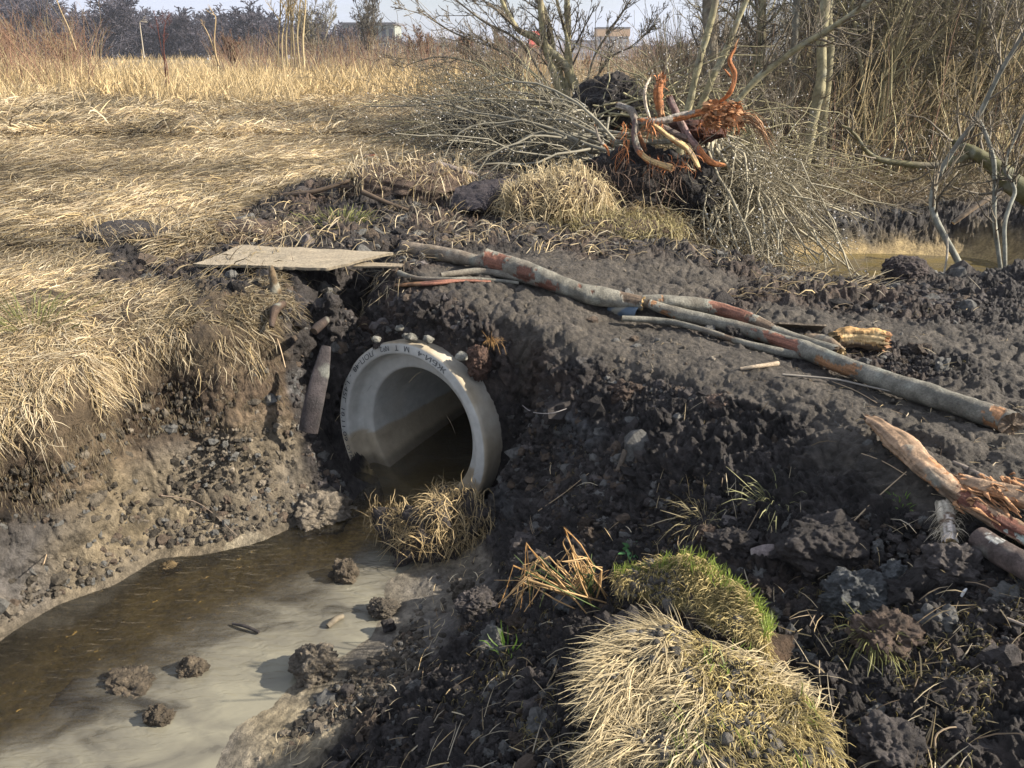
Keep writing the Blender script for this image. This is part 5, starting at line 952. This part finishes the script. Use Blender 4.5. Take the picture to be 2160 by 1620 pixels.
# ------------------------------------------------------------------ fallen brush around the stump
def brush(name, label, starts, ends, n, h, r0, cols, lv, seed, minr=.0022, sag=.35, buds=0):
    r = np.random.default_rng(seed); t = empty(name, tuple(starts.mean(0))); tag(t, label, 'brushwood'); i = r.integers(0, len(starts), n); j = r.integers(0, len(ends), n)
    a = starts[i] + r.normal(0, .12, (n, 3)); b = ends[j] + r.normal(0, .30, (n, 3)) * cv(1, 1, .5); s = np.linspace(0, 1, 10)[None, :, None]
    side = r.normal(0, .12, (n, 1, 3)); Pt = a[:, None] * (1 - s) + b[:, None] * s + side * (4 * s * (1 - s)); Pt[:, :, 2] += (r.uniform(-.2, 1, n) * h)[:, None] * (4 * s * (1 - s))[..., 0]; Pt += np.cumsum(r.normal(0, .028, Pt.shape), 1)
    g_ = land(Pt[..., 0].ravel(), Pt[..., 1].ravel())[:, 0].reshape(n, 10); Pt[:, :, 2] = np.maximum(Pt[:, :, 2], g_ + .02)
    Rr = r0 * r.uniform(.45, 1.3, (n, 1)) * np.linspace(1, .3, 10)[None]; mb = MB(); put(mb, (Pt, Rr), 5, cols[0]); tag(mb.build('branches', M_TWIG, t), kind='stuff')
    cur = (Pt, Rr); mb = MB()
    for k_, l_ in enumerate(lv): cur = kids(*cur, r=r, **l_); put(mb, cur, 3, cols[1], minr)
    tag(mb.build('twigs', M_TWIG, t), kind='stuff')
    if buds:
        e = cur[0][:, 1:].reshape(-1, 3); e = e[r.integers(0, len(e), buds)]; Vi, Fi = ico(1); sc = r.uniform(.005, .009, (buds, 1, 1)); V_ = e[:, None] + Vi[None] * sc; Fc = (Fi[None] + (np.arange(buds) * len(Vi))[:, None, None]).reshape(-1, 3)
        mb = MB().add(V_.reshape(-1, 3), Fc, cv(.62, .60, .56)); tag(mb.build('catkins', M_TWIG, t), kind='stuff')
    return t
BL = [dict(n=5, s0=.15, ang=.55, lr=.40, K=7, trop=.02), dict(n=3, s0=.2, ang=.65, lr=.45, K=5)]; BL2 = [dict(n=6, s0=.15, ang=.7, lr=.32, K=8, trop=.0, wob=.24), dict(n=3, s0=.2, ang=.8, lr=.5, K=5, wob=.3)]
A_ = lambda *q: np.array([PD(*a) for a in q])
brush('brush_pile', 'tangle of thin grey-green willow branches lying left of the stump', A_((1300, 300, 8), (1260, 330, 7.8), (1180, 280, 8.6), (1240, 260, 9)), A_((960, 300, 8.6), (950, 370, 8), (1020, 395, 7.6), (1100, 380, 7.6), (940, 240, 9.5), (1050, 230, 9.6), (1130, 340, 8.2), (880, 260, 9.5)), 100, .20, .015, (cv(.20, .185, .14), cv(.15, .135, .095)), BL2, 41, buds=500)
brush('brush_pile', 'drooping heap of cut willow branches hanging to the pond right of the stump', A_((1470, 350, 7.6), (1490, 380, 7.4), (1510, 320, 8), (1530, 340, 7.8), (1580, 390, 8)), A_((1470, 520, 6.7), (1510, 545, 6.5), (1580, 560, 6.3), (1680, 575, 6.2), (1720, 560, 6.6), (1620, 540, 6.6), (1760, 500, 7.6), (1550, 520, 6.6), (1700, 450, 7.6)), 130, .20, .017, (cv(.30, .27, .19), cv(.20, .175, .12)), BL2, 42, buds=600)
brush('brush_pile', 'low tangle of brown twigs rising behind the stump', A_((1280, 250, 9.6), (1400, 260, 9.4), (1550, 320, 9), (1650, 380, 9)), A_((1330, 150, 10), (1250, 160, 10.4), (1450, 170, 9.8), (1620, 200, 9.6), (1750, 300, 9.4), (1800, 380, 9.4), (1700, 430, 8.8), (1560, 230, 9.6)), 110, .2, .011, (OL, OLD * 1.2), BL, 43, buds=500)
brush('brush_pile', 'arching twigs and bare shoots sprawling over the grass at the far left of the brush', A_((1180, 250, 11), (1150, 270, 10.5), (1100, 280, 10)), A_((850, 230, 12), (900, 180, 12.5), (960, 150, 12.5), (880, 300, 10.5), (1000, 120, 12.5), (1050, 130, 12), (820, 270, 11)), 70, .3, .010, (OL * 1.1, OLD * 1.3), BL, 44, minr=.003, buds=300)

# uprooted stump: torn timber over a wall of black soil
st_ = empty('uprooted_stump', tuple(lift(1390, 420, 0))); tag(st_, 'uprooted stump of splintered orange and grey limbs on a wall of black peat', 'stump')
mb = MB(); p0 = PD(1335, 400, 6.95); clod_mb(mb, p0 + cv(0, .15, -.05), (.50, .30, .40), 861, DK * .55, 6, .5); clod_mb(mb, PD(1440, 410, 7.1), (.36, .3, .36), 862, DK * .5, 6, .5); clod_mb(mb, PD(1470, 275, 7.3), (.26, .2, .10), 863, cv(.075, .03, .02), 5, .6); tag(mb.build('root_plate', M_CLOD, st_))
def limb(px, rad, bark, patches=(), k=0, y=6.9, flat=1., jag=.02, cap=(ORG, ORG), rough=.12):
    mb = MB(); log_mesh(mb, [PD(u, v, y + (q[0] if q else 0)) for u, v, *q in px], [q_ * .72 for q_ in rad], 150, 30, bark, patches, k, cap, rough, flat, jag, True, .22); mb.build('limb', M_WOOD, st_)
GB = cv(.26, .23, .19); PB = cv(.15, .10, .09)
O2 = cv(.38, .15, .055); Pw = cv(.52, .36, .17)
limb([(1303, 222, .3), (1329, 232, .15), (1339, 258, .05), (1337, 287), (1346, 317, -.05), (1370, 338, -.1), (1416, 354, -.15)], [.035, .045, .046, .046, .048, .046, .042], GB, [(.32, .62, -60, 90, PB), (.74, 1.1, -200, 200, O2), (.78, 1.1, -90, 20, Pw)], 1)
limb([(1372, 163, .1), (1360, 190), (1361, 218), (1370, 250)], [.008, .018, .02, .018], cv(.58, .48, .36), (), 2, flat=.5)
limb([(1396, 168, .15), (1391, 202, .1), (1394, 242, .1)], [.05, .062, .05], O2 * .8, [(.35, .8, -40, 40, cv(.06, .02, .012)), (.85, 1.1, -180, 180, ORG * 1.4)], 3, rough=.35, jag=.05)
limb([(1349, 254, .05), (1390, 256), (1428, 248), (1487, 236), (1530, 232)], [.032, .038, .05, .05, .03], GB, [(.05, .25, -60, 0, O2), (.45, 1.1, -20, 120, O2), (.62, 1.1, -180, 180, O2 * 1.15)], 4, rough=.22, jag=.05)
limb([(1380, 264), (1418, 293, -.05), (1451, 317, -.1), (1474, 352, -.15)], [.022, .045, .05, .03], Pw * .95, [(.1, .9, -120, -60, BRN), (.3, 1, 60, 120, O2)], 5, flat=.7, rough=.2, y=6.8)
limb([(1412, 205, .3), (1440, 268, .2), (1463, 303, .05), (1497, 341), (1527, 348)], [.04, .05, .05, .038, .025], PB * 1.5, [(.55, 1.1, -180, 180, O2)], 6)
limb([(1388, 268, .2), (1420, 280, .15), (1450, 292, .1)], [.05, .045, .04], cv(.13, .10, .085), (), 7)
limb([(1512, 218, .1), (1538, 198), (1550, 160), (1539, 128), (1548, 106)], [.014, .03, .036, .030, .02], O2 * .95, [(.2, .8, -40, 10, Pw * .8)], 8, flat=.45, rough=.2, jag=.06)
limb([(1528, 146, 0), (1540, 160)], [.012, .02], O2, (), 18, flat=.6)
limb([(1256, 268), (1264, 295), (1281, 315), (1285, 342)], [.015, .018, .016, .010], GB * 1.2, [(.6, 1.1, -180, 180, O2)], 9)
limb([(1290, 300, .1), (1340, 298, .15), (1400, 300, .2), (1450, 290, .2)], [.03, .035, .035, .03], cv(.16, .16, .12), (), 10)
limb([(1340, 262, .1), (1350, 290, .1), (1362, 315)], [.03, .03, .02], O2 * .7, (), 11, rough=.35)
mb = MB()
def fray(u0, v0, u1, v1, n, L_, dirs, c_, y=6.9, wd=.006):
    q = np.array([PD(rng.uniform(u0, u1), rng.uniform(v0, v1), y + rng.uniform(-.1, .08)) for _ in range(n)]); d = nrm(np.array(dirs) + rng.normal(0, .5, (n, 3))); mb.add(*ribbons(q, d, L_ * rng.uniform(.4, 1.4, n), wd * rng.uniform(.5, 1.6, n), c_ * rng.uniform(.5, 1.6, (n, 1)), arc=.1, droop=.2, jit=.2))
fray(1480, 218, 1560, 268, 380, .06, (.7, -.5, .35), ORG * 1.25, wd=.034); fray(1475, 240, 1560, 275, 90, .07, (.2, -.4, -.7), O2 * .7, wd=.009)
fray(1360, 245, 1400, 280, 60, .12, (0, -.3, -.8), O2); fray(1310, 255, 1330, 340, 40, .14, (-.1, -.2, -1), O2); fray(1365, 325, 1420, 365, 50, .08, (0, -.3, -.8), O2); fray(1385, 160, 1405, 185, 50, .05, (0, -.2, .8), O2, wd=.01); fray(1430, 320, 1475, 355, 40, .10, (0, -.3, -.8), O2)
q = np.array([PD(rng.uniform(1550, 1570), rng.uniform(235, 262), 6.9) for _ in range(34)]); e = np.array([PD(rng.uniform(1600, 1645), rng.uniform(285, 330), 6.8) for _ in range(34)]); L_ = np.linalg.norm(e - q, axis=1)
mb.add(*ribbons(q, nrm(e - q), L_, .009 * rng.uniform(.5, 1.4, 34), cv(.42, .26, .15) * rng.uniform(.6, 1.3, (34, 1)), arc=.22, droop=.05)); tag(mb.build('splinters', M_WOOD, st_), kind='stuff')
q = np.array([PD(rng.uniform(1230, 1440), rng.uniform(330, 400), 6.75) for _ in range(160)]); mb = MB().add(*ribbons(q, nrm(rng.normal(0, .5, (160, 3)) + cv(0, -.3, -1)), rng.uniform(.08, .35, 160), rng.uniform(.003, .007, 160), cv(.13, .09, .065) * rng.uniform(.5, 1.5, (160, 1)), arc=.1, jit=.3)); tag(mb.build('roots', M_WOOD, st_), kind='stuff')
p = PD(1048, 270, 10.2); mb = MB(); clod_mb(mb, p, (.60, .36, .27), 871, DK * .6, 6, .6); tag(mb.build('peat_block', M_CLOD), 'black peat block overturned in the brush left of the willow', 'peat')
p = PD(1290, 230, 10); mb = MB(); clod_mb(mb, p, (.46, .38, .36), 872, DK * .9, 6, .5); tag(mb.build('peat_block', M_CLOD), 'dark peat mound above the brush between the willow and the stump', 'peat')

# ------------------------------------------------------------------ undergrowth, reeds, tall dry grass
def stems_stuff(name, label, n, ubox, ybox, hh, r0, cols, lean=.12, twigs=True, seed=5):
    r = np.random.default_rng(seed); y = 1 / r.uniform(1 / ybox[1], 1 / ybox[0], n); u = r.uniform(ubox[0], ubox[1], n); x = (u - 1080) / F * y / 1.044; z = land(x, y)[:, 0]; k = z > .4; b = np.stack([x, y, z - .02], 1)[k]; n = len(b)
    st = limbs(np.concatenate([r.normal(0, lean, (n, 2)), np.ones((n, 1))], 1), b, hh * r.uniform(.25, 1.15, n), r0 * r.uniform(.4, 1.3, n), 7, .13, .0, r); ci = r.integers(0, len(cols), n); mb = MB(); mb.add(*batch_tubes(st[0], np.maximum(st[1], .003), 3, np.array(cols)[ci] * r.uniform(.7, 1.3, (n, 1))))
    if twigs: k2 = kids(*st, n=3, s0=.25, ang=.5, lr=.3, K=4, r=r); put(mb, k2, 3, np.array(cols)[0], .0028)
    o = mb.build(name, M_TWIG); tag(o, label, 'undergrowth', None, 'stuff')
stems_stuff('undergrowth', 'dense thin olive and tan stems filling the thicket behind the pond', 1400, (1640, 2400), (10.8, 24), 2.0, .009, [TANB * 1.2, OL * 1.4, TANB * 1.5, RDB], .24)
stems_stuff('undergrowth', 'thin brown brush between the stump and the thicket', 2200, (1380, 1760), (11, 24), 1.7, .007, [OLD * 1.3, RDB, OL], .22, seed=6)
stems_stuff('undergrowth', 'reddish bare scrub along the far edge of the field', 2600, (480, 1500), (32, 60), 1.7, .013, [RDB * 1.2, TANB, OLD * 1.5], .22, seed=7)
stems_stuff('undergrowth', 'reddish scrub at the far left of the field', 1500, (-500, 240), (22, 48), 2.3, .012, [RDB * 1.3, TANB], .2, seed=8)
def tall(n, ubox, ybox, hh, wd, seed, col_):
    r = np.random.default_rng(seed); y = 1 / r.uniform(1 / ybox[1], 1 / ybox[0], n); u = r.uniform(ubox[0], ubox[1], n); x = (u - 1080) / F * y / 1.09; p = np.stack([x, y, land(x, y)[:, 0]], 1); m = fbm(p * .35, 3, seed) > -.12; p = p[m]; n = len(p)
    d = nrm(np.concatenate([r.normal(0, .38, (n, 2)) + cv(.15, 0), np.ones((n, 1))], 1)); return ribbons(p, d, hh * r.uniform(.3, 1.2, n), wd * r.uniform(.6, 1.4, n), col_ * r.uniform(.6, 1.25, (n, 1)), arc=.03, droop=r.uniform(0, .7, n))
stuff('tall_dry_grass', 'tall pale dry grass standing along the far edge of the field', 'grass', [tall(9000, (-500, 620), (17, 34), .95, .014, 65, cv(.55, .43, .24)), tall(34000, (-500, 1180), (19, 100), .62, .022, 61, cv(.50, .38, .20)), tall(5000, (-500, 520), (12, 20), .35, .012, 62, cv(.28, .23, .15)), tall(5000, (1680, 2500), (10.2, 14), .28, .010, 63, cv(.16, .14, .07)), tall(4000, (1000, 1500), (14, 40), .7, .016, 64, cv(.42, .30, .15))], M_STRAW)
# single weeds and saplings in the field
def weed(label, pxs, y, r0, c_, lv, name='dried_weed', cat='weed', minr=.003):
    b = PD(*pxs[0][0], y); t = empty(name, tuple(b)); tag(t, label, cat); mb = MB(); cur = []
    for q in pxs: pth = smoothpath([PD(u, v, y) for u, v in q], 12); cur.append(pth)
    cur = (np.stack(cur), np.tile(np.linspace(1, .5, 12) * r0, (len(cur), 1))); put(mb, cur, 6, c_); mb.build('stem', M_TWIG, t); mb = MB()
    for l_ in lv: cur = kids(*cur, **l_); put(mb, cur, 3, c_, minr)
    mb.build('twigs', M_TWIG, t)
yw = float(onground(355, 205)[1]); WL = [dict(n=5, s0=.7, ang=.45, lr=.22, K=5), dict(n=4, s0=.3, ang=.5, lr=.5, K=4)]
weed('tall dark red dried weed stalks standing alone in the left field', [[(358, 208), (350, 150), (338, 90), (328, 35)], [(352, 206), (347, 130), (345, 80), (349, 45)], [(360, 206), (352, 140), (346, 110), (346, 60)]], yw, .013, cv(.13, .045, .035), WL)
weed('pale broken stalk leaning left in the tall grass', [[(460, 140), (452, 90), (455, 40), (450, 30)], [(462, 138), (450, 100), (438, 70), (430, 55)]], 22, .022, cv(.40, .30, .17), WL)
weed('clump of upright pale saplings at the middle of the field edge', [[(588 + i * 9, 142), (588 + i * 8 + rng.normal(0, 3), 80), (586 + i * 9 + rng.normal(0, 5), 20), (584 + i * 10 + rng.normal(0, 8), -60)] for i in range(7)], 21, .025, cv(.36, .29, .17), [dict(n=9, s0=.3, ang=.35, lr=.25, K=5), dict(n=4, s0=.3, ang=.5, lr=.5, K=4)], 'sapling', 'sapling', .006)
weed('thin leaning sapling at the left end of the field', [[(160, 105), (145, 60), (125, 15), (110, -30)]], 24, .025, cv(.34, .26, .15), WL, 'sapling', 'sapling', .006)
weed('white-barked thin stem standing at the grass line', [[(304, 122), (300, 90), (295, 50), (296, 45)]], 26, .02, cv(.5, .45, .36), WL)
GB2 = 'bare bushes along the far side of the field'
def bush(label, u, y, topv, name='bare_bush', col=OLD * 1.2, w_=1., m_=6, group=GB2, cat='bush'):
    b = at(u, y); b[2] = gz(b[0], y) - .05; tz = PD(u, topv, y)[2]; H = tz - b[2]; d0 = np.concatenate([rng.normal(0, .28 * w_, (m_, 2)), np.ones((m_, 1))], 1)
    st = limbs(d0, np.tile(b, (m_, 1)) + rng.normal(0, .08, (m_, 3)) * cv(1, 1, 0), H * .9 * rng.uniform(.8, 1.1, m_), H * .016, 9, .07, .04)
    return tree_thing(name, label, cat, b, st, [dict(n=12, s0=.2, ang=.55, lr=.36, K=6, trop=.05), dict(n=6, s0=.1, ang=.6, lr=.45, K=4), dict(n=5, s0=.2, ang=.6, lr=.5, K=3)], [col, col * .9, col * .8], group, minr=y * .00022, trunk_sides=5)
bush('large round-crowned bare tree at the middle of the horizon', 795, 45, -25, 'bare_tree', cv(.13, .12, .10), 1.3, 7, None, 'tree')
bush('smaller pale bare tree left of the large round-crowned one', 685, 48, 5, 'bare_tree', cv(.22, .20, .15), 1.0, 7, None, 'tree')
bush('low bare bush right of the large round-crowned tree', 900, 50, 60, col=RDB)
bush('reddish bush behind the left end of the arching twigs', 985, 45, 72, col=RDB * 1.2)
bush('grey bush just left of the willow', 1050, 50, 60, col=OLD * 1.4)
bush('reddish bush between the willow and the apartment tower', 1232, 45, 122, col=RDB * 1.2)
bush('dark bush below the apartment tower', 1345, 50, 118, col=OLD * 1.2)
bush('bushy twiggy shrub at the left end of the skyline', 60, 36, 25, col=RDB * 1.3)
bush('bushy twiggy shrub beside the grey block at far left', 180, 38, 75, col=RDB * 1.2)
bush('reddish bush left of the pale sapling clump', 520, 40, 75, col=RDB)
# woods on the rise behind, every crown its own tree
GW = 'distant bare trees on the skyline'; pr = []
for j in range(4):
    st = limbs(np.array([[0, 0, 1.]]), np.zeros((1, 3)), 9., .16, 12, .04, .02)
    t = empty('distant_tree', (0, 0, 0)); mb = MB(); put(mb, st, 5, cv(.07, .065, .075)); mb.build('trunk', M_TWIG, t); mb = MB(); cur = st
    for l_ in [dict(n=34, s0=.12, ang=.75, lr=.62, K=7, trop=.12, taper=.75), dict(n=9, s0=.1, ang=.7, lr=.42, K=4, trop=.05), dict(n=6, s0=.1, ang=.7, lr=.5, K=3)]: cur = kids(*cur, **l_); put(mb, cur, 3, cv(.06, .055, .068), .045 if l_['n'] != 30 else .06)
    mb.build('crown', M_TWIG, t); pr.append(t)
sk = [(-420, 10), (-330, 20), (-260, 0), (-190, 15), (-120, 5), (-60, 12), (-10, 8), (40, 5), (80, 5), (112, 24), (232, 18), (262, 10), (290, 34), (312, 46), (372, 46), (400, 40), (428, 40), (455, 36), (540, 34), (565, 34), (600, 50), (640, 54), (700, 54), (740, 62), (860, 80), (900, 84), (985, 80), (1060, 84), (1120, 88), (1380, 92), (1440, 88), (20, 14), (60, 12), (150, 60), (200, 58), (345, 66), (485, 62), (520, 60), (670, 66), (780, 74)]
for i, (u, v) in enumerate(sk):
    y = 150 + 50 * ((i * 7) % 5) / 5; x = (u - 1080) / F * y / 1.094; z = gz(x, y); top = PD(u, v + 9, y)[2]; s_ = (top - z) / 9.; lab = 'bare blue-grey tree standing in the distant woods on the skyline'
    if i < 4: t = pr[i]; t.location = (x, y, z); t.scale = (s_ * 1.6, s_ * 1.6, s_); tag(t, lab, 'tree', GW)
    else: t = copy_thing(pr[i % 4], (x, y, z), i * 1.3, (s_ * (1.3 + .8 * ((i * 3) % 4) / 4), s_), lab, GW); t['category'] = 'tree'
# ------------------------------------------------------------------ distant buildings
def bldg(name, label, u0, u1, vt, y, col, rows, cols_, dep=12, roofc=cv(.12, .12, .13), band=None, pitched=False, cat='building', winc=cv(.05, .06, .08)):
    a, b = PD(u0, vt, y), PD(u1, vt, y); zt = a[2]; zb = min(gz(a[0], y), gz(b[0], y)) - .5; w_ = b[0] - a[0]; t = empty(name, (a[0] + w_ / 2, y, zb)); tag(t, label, cat)
    def box(mb, x0, x1, y0, y1, z0, z1, c): 
        Vb = np.array([(x, yy, z) for x in (x0, x1) for yy in (y0, y1) for z in (z0, z1)]); mb.add(Vb, np.array([[0, 1, 3, 2], [4, 6, 7, 5], [0, 4, 5, 1], [2, 3, 7, 6], [0, 2, 6, 4], [1, 5, 7, 3]]), c)
    mb = MB(); box(mb, a[0], b[0], y, y + dep, zb, zt, col)
    if band is not None: box(mb, a[0] - .3, b[0] + .3, y - .3, y + dep + .3, zt - (zt - zb) * .12, zt - .1, band)
    mb.build('wall', M_WALL, t, smooth=False); mb = MB(); box(mb, a[0] - .4, b[0] + .4, y - .4, y + dep + .4, zt, zt + .5, roofc)
    if pitched: Vr = np.array([(a[0] - .3, y - .3, zt + .5), (b[0] + .3, y - .3, zt + .5), (b[0] + .3, y + dep, zt + .5), (a[0] - .3, y + dep, zt + .5), (a[0] - .3, y + dep / 2, zt + 2.8), (b[0] + .3, y + dep / 2, zt + 2.8)]); mb.add(Vr, np.array([[0, 1, 5, 4], [2, 3, 4, 5]]), roofc); mb.add(Vr, np.array([[0, 4, 3], [1, 2, 5]]), roofc)
    mb.build('roof', M_WALL, t, smooth=False); fh = (zt - zb) / (rows + .3)
    for i in range(rows):
        if zt - (i + .8) * fh < PD(u0, 140, y)[2]: continue
        for j in range(cols_):
            cx = a[0] + w_ * (j + .5) / cols_; mb = MB(); box(mb, cx - w_ / cols_ * .28, cx + w_ / cols_ * .28, y - .08, y + .1, zt - (i + .8) * fh, zt - (i + .25) * fh, winc); mb.build('window', M_WALL, t, smooth=False)
    return t
bldg('apartment_block', 'grey panel apartment block half hidden in the woods at far left', 130, 232, 38, 205, cv(.30, .32, .36), 5, 6)
bldg('building', 'low pale building behind the red weed stalks', 318, 372, 62, 205, cv(.30, .31, .35), 3, 4)
bldg('building', 'long low greenish building below the chimney', 440, 530, 54, 205, cv(.24, .28, .28), 3, 6)
bldg('building', 'dark-roofed block behind the large round-crowned bare tree', 722, 832, 52, 205, cv(.24, .26, .23), 4, 7)
bldg('apartment_block', 'pale green apartment block between the round tree and the willow', 908, 962, 90, 170, cv(.40, .43, .33), 3, 6, pitched=True, roofc=cv(.3, .32, .36))
bldg('house', 'small red-roofed house glimpsed between the willow stems', 1120, 1150, 100, 150, cv(.35, .33, .3), 2, 2, roofc=cv(.40, .08, .06), pitched=True)
bldg('apartment_tower', 'pale apartment tower with an orange top band, hazy in the distance', 1262, 1328, 60, 330, cv(.46, .45, .42), 12, 6, band=cv(.50, .33, .18), winc=cv(.16, .18, .22))
bldg('apartment_block', 'pale blue long apartment block left of the tower', 1205, 1262, 88, 300, cv(.40, .45, .52), 6, 6, winc=cv(.16, .18, .22))
bldg('apartment_block', 'pale blue apartment block right of the tower', 1330, 1420, 100, 300, cv(.42, .47, .54), 5, 8, winc=cv(.18, .2, .25))
b = PD(495, 60, 165); tp_ = PD(495, 24, 165); mb = MB(); mb.add(*batch_tubes(np.linspace(b - cv(0, 0, 3), tp_, 8)[None], np.linspace(.35, .25, 8)[None], 8, cv(.06, .06, .07)[None])); mb.add(*batch_tubes(np.linspace(tp_ - cv(0, 0, .5), tp_, 3)[None], np.full((1, 3), .42), 8, cv(.05, .05, .05)[None])); tag(mb.build('chimney', M_WALL), 'thin dark chimney on the skyline above the long greenish building', 'chimney')

# ------------------------------------------------------------------ thin air between here and the far buildings
hz = MB(); x0, x1, y0, y1, z0, z1 = -720, 720, -20, 720, -22, 34
hz.add([(x, y, z) for x in (x0, x1) for y in (y0, y1) for z in (z0, z1)], np.array([[0, 1, 3, 2], [4, 6, 7, 5], [0, 4, 5, 1], [2, 3, 7, 6], [0, 2, 6, 4], [1, 5, 7, 3]]))
mh = bpy.data.materials.new('haze'); mh.use_nodes = True; hn = mh.node_tree; hn.nodes.clear(); ho = hn.nodes.new('ShaderNodeOutputMaterial'); pv = hn.nodes.new('ShaderNodeVolumePrincipled')
pv.inputs['Color'].default_value = (.86, .90, 1, 1); pv.inputs['Density'].default_value = .0005; pv.inputs['Anisotropy'].default_value = .3; hn.links.new(pv.outputs[0], ho.inputs['Volume'])
tag(hz.build('haze', mh, smooth=False), kind='stuff')
